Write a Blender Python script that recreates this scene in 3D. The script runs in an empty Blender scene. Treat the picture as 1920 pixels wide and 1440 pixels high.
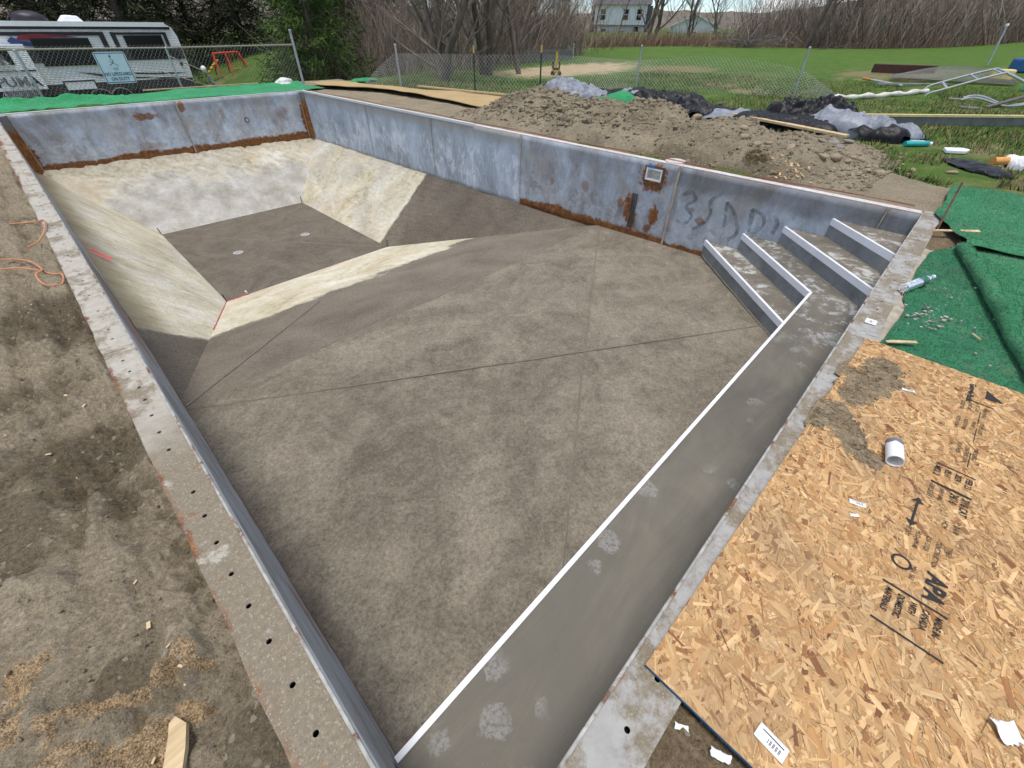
import bpy, bmesh, math, random
import numpy as np
from mathutils import Vector, Matrix, noise as mn

# ------------------------------------------------------------------ camera, sky, sun, exposure
SC = bpy.context.scene
COL = SC.collection
cam_d = bpy.data.cameras.new("camera"); cam_o = bpy.data.objects.new("camera", cam_d); COL.objects.link(cam_o)
cam_d.sensor_width = 36.0; cam_d.lens = 36.0 * 780 / 1920; cam_d.clip_start = 0.02; cam_d.clip_end = 2000
_r, _u, _f = Vector((0.6972, -0.7168, 0.00793)), Vector((0.4633, 0.4591, 0.7580)), Vector((0.5470, 0.5247, -0.6522))
_f.normalize(); _r = _f.cross(_u).normalized(); _u = _r.cross(_f)
cam_o.matrix_world = Matrix(((_r.x, _u.x, -_f.x, 0.114), (_r.y, _u.y, -_f.y, -0.018), (_r.z, _u.z, -_f.z, 1.43), (0, 0, 0, 1)))
SC.camera = cam_o

SUN_DIR = Vector((-0.10, -0.05, 0.99)).normalized()          # towards the sun
W = bpy.data.worlds.new("World"); SC.world = W; W.use_nodes = True
wn = W.node_tree; wn.nodes.clear()
_sky = wn.nodes.new("ShaderNodeTexSky"); _sky.sky_type = 'NISHITA'; _sky.sun_disc = False
_sky.sun_elevation = math.asin(SUN_DIR.z); _sky.sun_rotation = math.atan2(SUN_DIR.x, SUN_DIR.y)
_sky.air_density = .7; _sky.dust_density = 0.; _sky.ozone_density = 3.0
_tc = wn.nodes.new("ShaderNodeTexCoord")
_mp = wn.nodes.new("ShaderNodeMapping"); _mp.inputs['Scale'].default_value = (1.0, 1.0, 2.6)
_no = wn.nodes.new("ShaderNodeTexNoise"); _no.inputs['Scale'].default_value = 3.2; _no.inputs['Detail'].default_value = 7; _no.inputs['Roughness'].default_value = .58
_rp = wn.nodes.new("ShaderNodeValToRGB"); _rp.color_ramp.elements[0].position = .49; _rp.color_ramp.elements[1].position = .63
_mx = wn.nodes.new("ShaderNodeMix"); _mx.data_type = 'RGBA'
_mx.inputs[7].default_value = (12.8, 12.65, 12.5, 1)              # sunlit thin cloud, same radiance scale as the sky
_bg = wn.nodes.new("ShaderNodeBackground"); _bg.inputs['Strength'].default_value = 0.105
_ow = wn.nodes.new("ShaderNodeOutputWorld")
wn.links.new(_tc.outputs['Generated'], _mp.inputs['Vector']); wn.links.new(_mp.outputs[0], _no.inputs['Vector'])
wn.links.new(_no.outputs['Fac'], _rp.inputs[0]); wn.links.new(_rp.outputs[0], _mx.inputs[0])
wn.links.new(_sky.outputs[0], _mx.inputs[6]); wn.links.new(_mx.outputs[2], _bg.inputs[0]); wn.links.new(_bg.outputs[0], _ow.inputs[0])
_sd = bpy.data.lights.new("sun", 'SUN'); _sd.energy = 2.2; _sd.angle = math.radians(18); _sd.color = (1.0, .945, .87)
_so = bpy.data.objects.new("sun", _sd); COL.objects.link(_so)
_so.rotation_euler = SUN_DIR.to_track_quat('Z', 'Y').to_euler()
SC.view_settings.view_transform = 'Standard'; SC.view_settings.look = 'None'
SC.view_settings.exposure = 0.55; SC.view_settings.gamma = 1.0; SC.view_settings.use_curve_mapping = False
SC.cycles.max_bounces = 5; SC.cycles.diffuse_bounces = 3; SC.cycles.glossy_bounces = 2; SC.cycles.adaptive_threshold = .02; SC.cycles.use_denoising = True

RND = random.Random(7); NR = np.random.default_rng(11)

# ------------------------------------------------------------------ noise
def _hash(ix, iy, seed):
    h = (ix.astype(np.int64) * 374761393 + iy.astype(np.int64) * 668265263 + seed * 974634777) & 0xffffffff
    h = ((h ^ (h >> 13)) * 1274126177) & 0xffffffff
    h = ((h ^ (h >> 16)) * 2246822519) & 0xffffffff
    return ((h ^ (h >> 15)) & 0xffffff) / float(0xffffff)
def vnoise(x, y, seed=0):
    x = np.asarray(x, float); y = np.asarray(y, float)
    ix, iy = np.floor(x), np.floor(y); fx, fy = x - ix, y - iy
    fx = fx * fx * fx * (fx * (fx * 6 - 15) + 10); fy = fy * fy * fy * (fy * (fy * 6 - 15) + 10)
    a, b = _hash(ix, iy, seed), _hash(ix + 1, iy, seed); c, d = _hash(ix, iy + 1, seed), _hash(ix + 1, iy + 1, seed)
    return (a + (b - a) * fx) * (1 - fy) + (c + (d - c) * fx) * fy
def fbm(x, y, sc=1., octv=4, seed=0, gain=.5):
    s, a, t = 0, 1., 0
    for k in range(octv):
        s = s + a * (vnoise(np.asarray(x) * sc + 17.3 * k, np.asarray(y) * sc + 9.1 * k, seed + k) - .5); t += a; a *= gain; sc *= 2.03
    return s / t * 2
def ridged(x, y, sc=1., octv=4, seed=0):
    s, a, t = 0, 1., 0
    for k in range(octv):
        s = s + a * (1 - np.abs(2 * vnoise(np.asarray(x) * sc + 7.3 * k, np.asarray(y) * sc + 3.1 * k, seed + k) - 1)); t += a; a *= .55; sc *= 2.1
    return s / t
def sst(x, a, b):
    t = np.clip((np.asarray(x, float) - a) / (b - a), 0, 1); return t * t * (3 - 2 * t)

# ------------------------------------------------------------------ mesh helpers
def obj(name, me, mat=None, parent=None, loc=None, rot=None):
    o = bpy.data.objects.new(name, me); COL.objects.link(o)
    if mat is not None and len(me.materials) == 0: me.materials.append(mat)
    if parent is not None: o.parent = parent
    if loc is not None: o.location = loc
    if rot is not None: o.rotation_euler = rot
    return o
def mesh(name, v, f, smooth=False):
    me = bpy.data.meshes.new(name)
    if isinstance(v, np.ndarray): v = v.tolist()
    if isinstance(f, np.ndarray): f = f.tolist()
    me.from_pydata(v, [], f); me.update()
    if smooth: me.polygons.foreach_set("use_smooth", [True] * len(me.polygons))
    return me
def attr(me, name, vals):
    a = me.attributes.new(name, 'FLOAT', 'POINT'); a.data.foreach_set('value', np.asarray(vals, np.float32).ravel())
def cattr(me, name, rgb):
    a = me.attributes.new(name, 'FLOAT_COLOR', 'POINT'); rgb = np.asarray(rgb, np.float32)
    a.data.foreach_set('color', np.concatenate([rgb, np.ones((len(rgb), 1), np.float32)], 1).ravel())
def gridm(name, X, Y, Z, smooth=True, keep=None, closeu=False):
    n, m = X.shape
    v = np.stack([X.ravel(), Y.ravel(), Z.ravel()], 1)
    i, j = np.meshgrid(np.arange(n - 1), np.arange(m - 1), indexing='ij')
    f = np.stack([i * m + j, (i + 1) * m + j, (i + 1) * m + j + 1, i * m + j + 1], -1).reshape(-1, 4)
    if closeu:
        j = np.arange(m - 1); f = np.concatenate([f, np.stack([(n - 1) * m + j, j, j + 1, (n - 1) * m + j + 1], -1)])
    if keep is not None: f = f[keep(v[f].mean(1))]
    return mesh(name, v, f, smooth)
class MB:
    """collects simple solids into one mesh"""
    def __init__(s): s.v = []; s.f = []; s.c = []
    def add(s, v, f, c=None):
        b = len(s.v); s.v += [tuple(p) for p in v]; s.f += [[b + i for i in q] for q in f]
        if c is not None: s.c += [c] * len(v)
        return s
    def box(s, x0, x1, y0, y1, z0, z1, c=None):
        v = [(x0, y0, z0), (x1, y0, z0), (x1, y1, z0), (x0, y1, z0), (x0, y0, z1), (x1, y0, z1), (x1, y1, z1), (x0, y1, z1)]
        return s.add(v, [(3, 2, 1, 0), (4, 5, 6, 7), (0, 1, 5, 4), (1, 2, 6, 5), (2, 3, 7, 6), (3, 0, 4, 7)], c)
    def prism(s, pts, z0, z1, c=None):
        n = len(pts); v = [(x, y, z0) for x, y in pts] + [(x, y, z1) for x, y in pts]
        return s.add(v, [list(range(n - 1, -1, -1)), list(range(n, 2 * n))] + [(i, (i + 1) % n, n + (i + 1) % n, n + i) for i in range(n)], c)
    def bar(s, a, b, w, h=None, up=(0, 0, 1), c=None):
        a, b = Vector(a), Vector(b); d = (b - a).normalized(); u = Vector(up)
        if abs(d.dot(u)) > .98: u = Vector((1, 0, 0))
        r = d.cross(u).normalized(); u = r.cross(d); h = w if h is None else h
        q = [r * -w / 2 + u * -h / 2, r * w / 2 + u * -h / 2, r * w / 2 + u * h / 2, r * -w / 2 + u * h / 2]
        v = [a + p for p in q] + [b + p for p in q]
        return s.add(v, [(3, 2, 1, 0), (4, 5, 6, 7), (0, 1, 5, 4), (1, 2, 6, 5), (2, 3, 7, 6), (3, 0, 4, 7)], c)
    def tube(s, pts, r, n=8, caps=True, c=None):
        pts = [Vector(p) for p in pts]; rs = r if isinstance(r, (list, tuple)) else [r] * len(pts)
        v, f = [], []; u = None
        for k, p in enumerate(pts):
            d = (pts[min(k + 1, len(pts) - 1)] - pts[max(k - 1, 0)]).normalized()
            if u is None: u = d.orthogonal().normalized()
            u = (u - d * u.dot(d)); u = u.normalized() if u.length > 1e-6 else d.orthogonal().normalized()
            w = d.cross(u)
            v += [p + (u * math.cos(2 * math.pi * i / n) + w * math.sin(2 * math.pi * i / n)) * rs[k] for i in range(n)]
        for k in range(len(pts) - 1):
            f += [(k * n + i, k * n + (i + 1) % n, (k + 1) * n + (i + 1) % n, (k + 1) * n + i) for i in range(n)]
        if caps: f += [list(range(n - 1, -1, -1)), [(len(pts) - 1) * n + i for i in range(n)]]
        return s.add(v, f, c)
    def cyl(s, a, b, r, n=12, c=None): return s.tube([a, b], r, n, c=c)
    def build(s, name, mat, parent=None, smooth=False, **k):
        me = mesh(name, s.v, s.f, smooth)
        if s.c and len(s.c) == len(s.v): cattr(me, "col", s.c)
        if smooth:
            try: me.set_sharp_from_angle(angle=math.radians(40))
            except Exception: pass
        return obj(name, me, mat, parent, **k)
def empty(name, loc=(0, 0, 0), rz=0., label=None, cat=None, group=None):
    o = bpy.data.objects.new(name, None); COL.objects.link(o); o.location = loc; o.rotation_euler = (0, 0, rz); o.empty_display_size = .1
    return tag(o, label, cat, group)
def tag(o, label=None, cat=None, group=None, kind=None):
    if label: o["label"] = label
    if cat: o["category"] = cat
    if group: o["group"] = group
    if kind: o["kind"] = kind
    return o
def bevel(o, w=.004, seg=2):
    m = o.modifiers.new("bevel", 'BEVEL'); m.width = w; m.segments = seg; m.limit_method = 'ANGLE'; return o
def spline(P, n=8):
    """Catmull-Rom through the points"""
    P = [Vector(p) for p in P]; Q = [P[0] * 2 - P[1]] + P + [P[-1] * 2 - P[-2]]; out = []
    for i in range(1, len(Q) - 2):
        for k in range(n):
            t = k / n; a, b, c, d = Q[i - 1:i + 3]
            out.append(.5 * ((2 * b) + (c - a) * t + (2 * a - 5 * b + 4 * c - d) * t * t + (3 * b - a - 3 * c + d) * t ** 3))
    return out + [P[-1]]
def text(name, s, size, mat, parent, loc, rot, sx=1., align='LEFT', bold=0., extr=.0):
    cu = bpy.data.curves.new(name, 'FONT'); cu.body = s; cu.size = size; cu.align_x = align; cu.offset = bold; cu.extrude = extr; cu.resolution_u = 2
    o = bpy.data.objects.new(name, cu); COL.objects.link(o)
    dg = bpy.context.evaluated_depsgraph_get(); me = bpy.data.meshes.new_from_object(o.evaluated_get(dg))
    bpy.data.objects.remove(o); bpy.data.curves.remove(cu); me.name = name
    r = obj(name, me, mat, parent, loc, rot); r.scale = (sx, 1, 1); return r

# ------------------------------------------------------------------ material helper
class G:
    def __init__(s, name):
        s.m = bpy.data.materials.new(name); s.m.use_nodes = True; s.t = s.m.node_tree; s.t.nodes.clear()
        s.tc = s.t.nodes.new("ShaderNodeTexCoord"); s.p = s.tc.outputs['Object']; s._xyz = None
    def n(s, ty): return s.t.nodes.new(ty)
    def put(s, sock, val):
        if isinstance(val, bpy.types.NodeSocket): s.t.links.new(val, sock)
        elif val is not None:
            if isinstance(val, (tuple, list)) and len(val) == 3 and sock.type == 'RGBA': val = (*val, 1)
            sock.default_value = val
    def vec(s, scale=(1, 1, 1), loc=(0, 0, 0), rot=(0, 0, 0), v=None):
        m = s.n("ShaderNodeMapping"); m.inputs['Scale'].default_value = scale; m.inputs['Location'].default_value = loc; m.inputs['Rotation'].default_value = rot
        s.t.links.new(v or s.p, m.inputs['Vector']); return m.outputs[0]
    def noise(s, scale, detail=4, rough=.55, dist=0., v=None, col=False):
        m = s.n("ShaderNodeTexNoise"); m.inputs['Scale'].default_value = scale; m.inputs['Detail'].default_value = detail
        m.inputs['Roughness'].default_value = rough; m.inputs['Distortion'].default_value = dist
        s.t.links.new(v or s.p, m.inputs['Vector']); return m.outputs['Color' if col else 'Fac']
    def voro(s, scale, v=None, feat='F1', out='Distance', rnd=1.):
        m = s.n("ShaderNodeTexVoronoi"); m.feature = feat; m.inputs['Scale'].default_value = scale; m.inputs['Randomness'].default_value = rnd
        s.t.links.new(v or s.p, m.inputs['Vector']); return m.outputs[out]
    def ramp(s, fac, stops):
        m = s.n("ShaderNodeValToRGB"); e = m.color_ramp.elements
        while len(e) < len(stops): e.new(.5)
        for k, (p, c) in enumerate(stops):
            e[k].position = p; e[k].color = (*c, 1) if len(c) == 3 else c
        s.put(m.inputs[0], fac); return m.outputs[0]
    def mix(s, fac, a, b, blend='MIX'):
        m = s.n("ShaderNodeMix"); m.data_type = 'RGBA'; m.blend_type = blend; m.clamp_factor = True
        s.put(m.inputs[0], fac); s.put(m.inputs[6], a); s.put(m.inputs[7], b); return m.outputs[2]
    def math(s, op, a, b=None, clamp=False):
        m = s.n("ShaderNodeMath"); m.operation = op; m.use_clamp = clamp; s.put(m.inputs[0], a)
        if b is not None: s.put(m.inputs[1], b)
        return m.outputs[0]
    def add(s, a, b): return s.math('ADD', a, b)
    def mul(s, a, b): return s.math('MULTIPLY', a, b)
    def ss(s, x, a, b):
        m = s.n("ShaderNodeMapRange"); m.interpolation_type = 'SMOOTHSTEP'; m.clamp = True
        s.put(m.inputs[0], x); fl = a > b
        m.inputs[1].default_value, m.inputs[2].default_value = (b, a) if fl else (a, b)
        m.inputs[3].default_value, m.inputs[4].default_value = (1, 0) if fl else (0, 1); return m.outputs[0]
    @property
    def xyz(s):
        if s._xyz is None:
            m = s.n("ShaderNodeSeparateXYZ"); s.t.links.new(s.p, m.inputs[0]); s._xyz = m.outputs
        return s._xyz
    def spot(s, c, r):
        """1 at c falling to 0 at radius r (per axis; use a huge radius for an axis to ignore)"""
        v = s.vec(scale=tuple(1 / k for k in r), loc=tuple(-a / b for a, b in zip(c, r)))
        m = s.n("ShaderNodeVectorMath"); m.operation = 'LENGTH'; s.t.links.new(v, m.inputs[0])
        return s.math('SUBTRACT', 1.0, m.outputs['Value'])
    def attr(s, name, col=False):
        m = s.n("ShaderNodeAttribute"); m.attribute_name = name; return m.outputs['Color' if col else 'Fac']
    def bump(s, h, st=.5, d=.01, nrm=None):
        m = s.n("ShaderNodeBump"); m.inputs['Strength'].default_value = st; m.inputs['Distance'].default_value = d
        s.put(m.inputs['Height'], h)
        if nrm is not None: s.put(m.inputs['Normal'], nrm)
        return m.outputs[0]
    def out(s, col, rough=.8, metal=0., nrm=None, alpha=None, spec=.3, trans=None, sheen=None, ior=None):
        b = s.n("ShaderNodeBsdfPrincipled"); s.put(b.inputs['Base Color'], col); s.put(b.inputs['Roughness'], rough); s.put(b.inputs['Metallic'], metal)
        s.put(b.inputs['Specular IOR Level'], spec)
        if nrm is not None: s.put(b.inputs['Normal'], nrm)
        if alpha is not None: s.put(b.inputs['Alpha'], alpha)
        if trans is not None: s.put(b.inputs['Transmission Weight'], trans)
        if sheen is not None: s.put(b.inputs['Sheen Weight'], sheen)
        if ior is not None: s.put(b.inputs['IOR'], ior)
        o = s.n("ShaderNodeOutputMaterial"); s.t.links.new(b.outputs[0], o.inputs[0]); return s.m
def plain(name, col, rough=.6, metal=0., var=.18, sc=9., bump=0., spec=.3):
    g = G(name); nz = g.noise(sc, 5, .6); a = tuple(c * (1 - var) for c in col); b = tuple(min(1, c * (1 + var)) for c in col)
    return g.out(g.ramp(nz, [(.3, a), (.7, b)]), rough, metal, g.bump(g.noise(sc * 6, 3), bump, .005) if bump else None, spec=spec)
# ------------------------------------------------------------------ pool: sizes
XR, YB = 6.2, 14.16
ZS = -1.055                                   # shallow floor
P1, P2 = Vector((-.06, 3.74, -1.06)), Vector((6.26, 3.86, -1.105))
H1, H2, H3, H4 = (Vector(p) for p in ((1.34, 8.42, -2.44), (4.80, 8.50, -2.44), (4.84, 12.90, -2.44), (1.38, 12.92, -2.44)))
BL, BR = Vector((-.06, 14.2, -.985)), Vector((6.26, 14.2, -1.10))
def xl(y): return np.clip(.012 - .0009 * (np.asarray(y, float) - 4.5) ** 2, -.045, .02)

# ------------------------------------------------------------------ pool: materials
RUST_A, RUST_B = (.09, .038, .018), (.42, .185, .048)
def rustcol(g): return g.ramp(g.noise(13, 6, .65), [(.28, RUST_A), (.5, (.20, .078, .022)), (.75, RUST_B)])
def wall_mat(name, new=False, base=-1.1, rust=.07, spots=(), dark_top=0., ax=1, tint=1., tan=0.):
    g = G(name); x, y, z = g.xyz
    st = g.noise(2.2, 8, .68, .4, v=g.vec((1, 1, .55)))
    fine = g.noise(34, 5, .7); mid = g.noise(6.5, 6, .66, .8)
    if new:
        c = g.ramp(st, [(.32, (.21, .245, .28)), (.48, (.30, .375, .46)), (.64, (.42, .51, .62))])
        streak = g.noise(7, 7, .72, .8, v=g.vec((1, 1.1, .55)))
        ch = g.mul(g.ss(g.add(streak, g.mul(g.noise(1.3, 3), .55)), 
            .74, .90), g.ss(g.add(z, g.mul(g.noise(2.6, 4), .5)), .06, -.22))
        c = g.mix(g.mul(ch, .75), c, (.66, .73, .82))
        c = g.mix(g.ss(g.add(z, g.mul(g.noise(3.4, 5), .24)), -.16, .06), c, (.25, .26, .25))
    else:
        c = g.ramp(st, [(.29, (.13, .125, .12)), (.41, (.225, .235, .25)), (.53, (.31, .375, .455)), (.66, (.47, .54, .61))])
        c = g.mix(g.mul(g.ss(mid, .53, .70), .5), c, (.50, .52, .53))
        c = g.mix(g.mul(g.ss(mid, .46, .32), .5), c, (.15, .14, .125))
        c = g.mix(g.mul(g.ss(g.noise(1.5, 5, .6, .5, v=g.vec(loc=(3, 7, 1))), .50, .64), .55), c, (.30, .285, .25))
        low = g.mul(g.ss(g.add(z, g.mul(g.noise(2.2, 5, .65), .9)), -.02, -.30), g.ss(g.noise(7, 6, .75, .6), .40, .62)); c = g.mix(g.mul(low, .55), c, (.55, .60, .66))
    c = g.mix(.35, c, g.mix(1, c, g.ramp(fine, [(.3, (.62, .62, .62)), (.7, (1.3, 1.3, 1.3))]), 'MULTIPLY'))
    c = g.mix(.22, c, g.mix(1, g.ramp(st, [(.3, (.24, .24, .235)), (.7, (.50, .50, .49))]), (1, 1, 1), 'MULTIPLY')); tint = tint * 1.10
    if tan: c = g.mix(tan, c, g.ramp(g.noise(3, 6, .7, .4, v=g.vec((1, .4, 3))), [(.35, (.14, .125, .105)), (.65, (.40, .39, .37))]))
    if tint != 1.: c = g.mix(1., c, (tint, tint, tint), 'MULTIPLY')
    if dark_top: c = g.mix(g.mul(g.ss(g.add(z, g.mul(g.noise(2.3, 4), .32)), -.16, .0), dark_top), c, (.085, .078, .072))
    r = None
    wob = g.add(g.mul(g.math('SUBTRACT', g.noise(8, 6, .72), .5), .20), g.mul(g.math('SUBTRACT', g.noise(1.3, 3), .5), .16))
    if rust:
        r = g.ss(g.add(z, wob), base + rust * 1.35, base + rust * .65)
    for (u, zz, ru, rz, a) in spots:
        cc, rr = ((0, u, zz), (1e3, ru, rz)) if ax == 1 else ((u, 0, zz), (ru, 1e3, rz))
        s_ = g.mul(g.ss(g.add(g.spot(cc, rr), g.mul(g.math('SUBTRACT', g.noise(17, 6, .75), .5), 2.0)), .12, .42), a)
        r = s_ if r is None else g.math('MAXIMUM', r, s_)
    pits = g.mul(g.ss(g.noise(27, 3, .5), .70, .76), g.ss(g.noise(1.7, 2), .52, .6))
    if not new: r = pits if r is None else g.math('MAXIMUM', r, g.mul(pits, .8))
    if r is not None: c = g.mix(r, c, rustcol(g))
    h = g.add(g.mul(fine, .4), g.mul(mid, .6))
    return g.out(c, .68 if not new else .55, .04, g.bump(h, .16, .006), spec=.4)
M_R_NEW = wall_mat("galvanised_new_sheet", new=True, rust=0)
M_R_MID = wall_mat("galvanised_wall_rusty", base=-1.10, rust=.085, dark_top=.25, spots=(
    (3.33, -.70, .13, .30, 1.), (3.26, -.85, .1, .22, .9), (2.91, -.72, .10, .21, 1.), (2.97, -.93, .08, .1, .9), (3.03, -.22, .27, .24, 1.), (3.5, -.66, .07, .1, .8),
    (4.2, -.55, .1, .12, .5), (4.9, -.6, .06, .08, .5)))
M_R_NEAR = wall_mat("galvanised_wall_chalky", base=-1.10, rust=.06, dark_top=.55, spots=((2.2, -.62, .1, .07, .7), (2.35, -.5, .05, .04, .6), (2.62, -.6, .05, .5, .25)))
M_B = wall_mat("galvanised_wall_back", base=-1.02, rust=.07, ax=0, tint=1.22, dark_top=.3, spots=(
    (2.33, -.25, .30, .10, .9), (3.16, -.12, .10, .14, .9), (.06, -.75, .14, .42, 1.), (6.12, -.65, .14, .62, 1.), (5.5, -.45, .2, .2, .45), (4.0, -.35, .08, .2, .4), (2.2, -.85, .4, .1, .4)))
M_L = wall_mat("galvanised_wall_left", base=-1.05, rust=.07, tan=.5, spots=((4.6, -.4, 1.2, .5, .6), (13.9, -.6, .3, .6, 1.), (1.2, -.7, .35, .12, .7)))
M_SEAM = plain("seam_caulk", (.40, .35, .28), .8, var=.3, sc=14)
M_CORNER_RUST = (lambda g: g.out(g.mix(g.ss(g.add(g.xyz[2], g.mul(g.noise(7, 4), .4)), -.12, .08), rustcol(g), (.16, .165, .16)), .85, 0, g.bump(g.noise(40, 4), .3, .004)))(G("rusted_corner_steel"))

def flange_mat(name, paint=(.43, .405, .35), dirt=(.215, .182, .132), amt=.5, near=None, pink=0., rust_edge=None):
    g = G(name); x, y, z = g.xyz
    n1 = g.noise(3.4, 7, .68, .5); n2 = g.noise(17, 6, .7)
    c = g.ramp(n2, [(.3, tuple(k * .78 for k in paint)), (.7, paint)])
    d = g.ss(g.add(g.mul(n1, .7), g.mul(n2, .3)), amt + .06, amt - .05)
    if near is not None: d = g.math('MAXIMUM', d, g.mul(g.ss(g.add(y, g.mul(n1, 1.2)), near + 1.1, near + .3), g.ss(g.noise(5.5, 6, .7), .66, .58)))
    dc = g.ramp(g.noise(55, 5, .75), [(.25, tuple(k * .72 for k in dirt)), (.55, dirt), (.8, tuple(min(1, k * 1.5) for k in dirt))])
    c = g.mix(d, c, dc)
    c = g.mix(g.mul(g.ss(g.noise(9, 6, .7, 1.), .60, .68), .55), c, rustcol(g))
    if rust_edge is not None:
        e = g.ss(g.add(x, g.mul(g.math('SUBTRACT', g.noise(11, 6, .7), .5), .10)), rust_edge + .022, rust_edge + .004)
        c = g.mix(g.mul(e, g.ss(g.noise(2.7, 4), .42, .58)), c, g.mix(g.ss(g.noise(6, 3), .4, .6), rustcol(g), (.16, .055, .05)))
    if pink: c = g.mix(g.mul(g.ss(g.noise(4.2, 6, .7), .40, .56), pink), c, (.50, .25, .225))
    sp = g.voro(230, out='Color'); gv = g.n("ShaderNodeRGBToBW"); g.t.links.new(sp, gv.inputs[0])
    c = g.mix(g.mul(g.ss(gv.outputs[0], .72, .9), g.mul(d, .45)), c, (.44, .40, .33)); c = g.mix(g.mul(g.ss(g.noise(140, 3, .7), .55, .68), g.mul(d, .6)), c, (.10, .085, .062))
    return g.out(c, .8, 0, g.bump(g.add(g.mul(g.noise(70, 5, .7), d), g.mul(n2, .3)), .45, .006))
M_FL = flange_mat("coping_flange_sandy", amt=.46, near=2.0, rust_edge=-.145)
M_FN = flange_mat("coping_flange_grey", paint=(.36, .355, .34), amt=.50)
M_FR = flange_mat("coping_flange_white", paint=(.64, .64, .64), amt=.36, pink=.35)
M_FB = flange_mat("coping_flange_pale", paint=(.60, .62, .63), amt=.3)
M_LIP = (lambda g: g.out(g.mix(g.ss(g.noise(6, 7, .72, .6), .52, .62), g.ramp(g.noise(20, 5), [(.3, (.27, .26, .24)), (.7, (.50, .49, .46))]), g.mix(.5, rustcol(g), (.12, .075, .055))), .65, .1))(G("rim_lip"))
M_HOLE = plain("hole_shade_dark", (.02, .017, .014), .95)  # pit lining under bolt holes: shade of the hole painted near black

def floor_mat(name, base=(.162, .141, .109), light=(.225, .199, .156), dark=(.113, .097, .074), grit=1., white=False):
    g = G(name); x, y, z = g.xyz
    n1 = g.noise(.85, 7, .62, 1.6); n2 = g.noise(3.0, 6, .68, 2.2); n3 = g.noise(95, 4, .75); n4 = g.noise(38, 4, .75)
    m = g.add(g.mul(n1, .55), g.mul(n2, .45))
    c = g.ramp(m, [(.34, dark), (.47, base), (.60, light)])
    c = g.mix(.62 * grit, c, g.mix(1, c, g.ramp(g.add(g.mul(n3, .5), g.mul(n4, .5)), [(.36, (.30, .30, .30)), (.5, (1., 1., 1.)), (.64, (1.75, 1.72, 1.66))]), 'MULTIPLY'))
    if white: c = white(g, c)
    return g.out(c, .9, 0, g.bump(g.add(g.mul(n3, .5), g.mul(n4, .7)), .55 * grit, .006, g.bump(n2, .2, .02)), spec=.2)
M_FLOOR = floor_mat("fresh_mortar_floor")
M_HFLOOR = floor_mat("fresh_mortar_hopper_floor", (.128, .109, .088), (.162, .140, .113), (.096, .081, .065), .8)
def plaster(g, grey=.0, warm=0.):
    n1 = g.noise(.9, 7, .65, .7); n2 = g.noise(5, 7, .7, .7); n3 = g.noise(26, 6, .7)
    c = g.ramp(g.add(g.mul(n1, .55), g.mul(n2, .45)), [(.34, (.30, .255, .165)), (.42, (.48, .43, .30)), (.52, (.62, .575, .45)), (.63, (.74, .72, .66))])
    c = g.mix(g.mul(g.ss(n2, .57, .66), .4), c, (.25, .215, .14))
    c = g.mix(g.mul(g.ss(n3, .56, .70), .6), c, (.20, .17, .11))
    c = g.mix(g.mul(g.ss(n3, .44, .32), .5), c, (.68, .66, .58))
    if grey: c = g.mix(g.mul(g.ss(g.noise(.75, 4, .5), .40, .6), grey), c, (.35, .355, .37))
    if warm: c = g.mix(g.mul(g.ss(g.noise(1.1, 4, .5), .5, .66), warm), c, (.52, .41, .29))
    return c, n2, n3
def slope_mat(name, coat, grey=0., warm=0., streak=None, extra=None, kc=1.):
    """old pale plaster, new brown mortar where coat(g) > 0"""
    g = G(name); c, n2, n3 = plaster(g, grey, warm)
    if streak:
        s_ = g.noise(2.6, 7, .68, .3, v=g.vec(streak[0], rot=streak[1]))
        c = g.mix(g.mul(g.ss(s_, .50, .68), .55), c, (.34, .285, .175)); c = g.mix(g.mul(g.ss(s_, .46, .33), .5), c, (.70, .67, .57))
    if extra: c = extra(g, c)
    k = coat(g)
    b1 = g.noise(.9, 6, .6, .4); b4 = g.noise(90, 4, .7)
    bc = g.ramp(g.add(g.mul(b1, .7), g.mul(b4, .3)), [(.32, (.088, .074, .058)), (.48, (.134, .114, .091)), (.66, (.184, .160, .127))])
    bc = g.mix(1, bc, g.ramp(g.add(g.mul(b4, .5), g.mul(g.noise(38, 4, .75), .5)), [(.36, (.55 * kc,) * 3), (.5, (kc,) * 3), (.64, (1.45 * kc,) * 3)]), 'MULTIPLY')
    c = g.mix(k, c, bc)
    h = g.mix(k, g.add(g.mul(n2, 1.), g.mul(n3, .5)), g.mul(b4, .3))
    return g.out(c, .9, 0, g.bump(h, .8, .035), spec=.2)
def cwob(g, a=.5): return g.mul(g.math('SUBTRACT', g.noise(1.8, 6, .6), .5), a)
M_SL_MAIN = slope_mat("main_slope_plaster", lambda g: g.ss(g.add(g.xyz[1], g.add(cwob(g, .8), g.add(g.mul(g.math('SUBTRACT', g.noise(11, 5, .7), .5), .35), g.mul(g.xyz[0], -.06)))), 6.05, 5.86), warm=.4, kc=1.28,
    extra=lambda g, c: g.mix(g.mul(g.ss(g.noise(16, 5, .7), .60, .66), .5), c, (.10, .085, .065)))
M_SL_L = slope_mat("left_slope_plaster", lambda g: g.ss(g.add(g.xyz[1], g.add(cwob(g, .35), g.add(g.mul(g.math('SUBTRACT', g.noise(11, 5, .7), .5), .2), g.mul(g.xyz[2], .45)))), 5.20, 5.08), grey=.25, streak=((.5, 3.4, 1.2), (0, 0, .55)),
    extra=lambda g, c: g.mix(g.mul(g.ss(g.add(g.xyz[0], g.mul(g.noise(2, 5), .5)), .68, .25), .7), c, (.235, .185, .095)))
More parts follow.
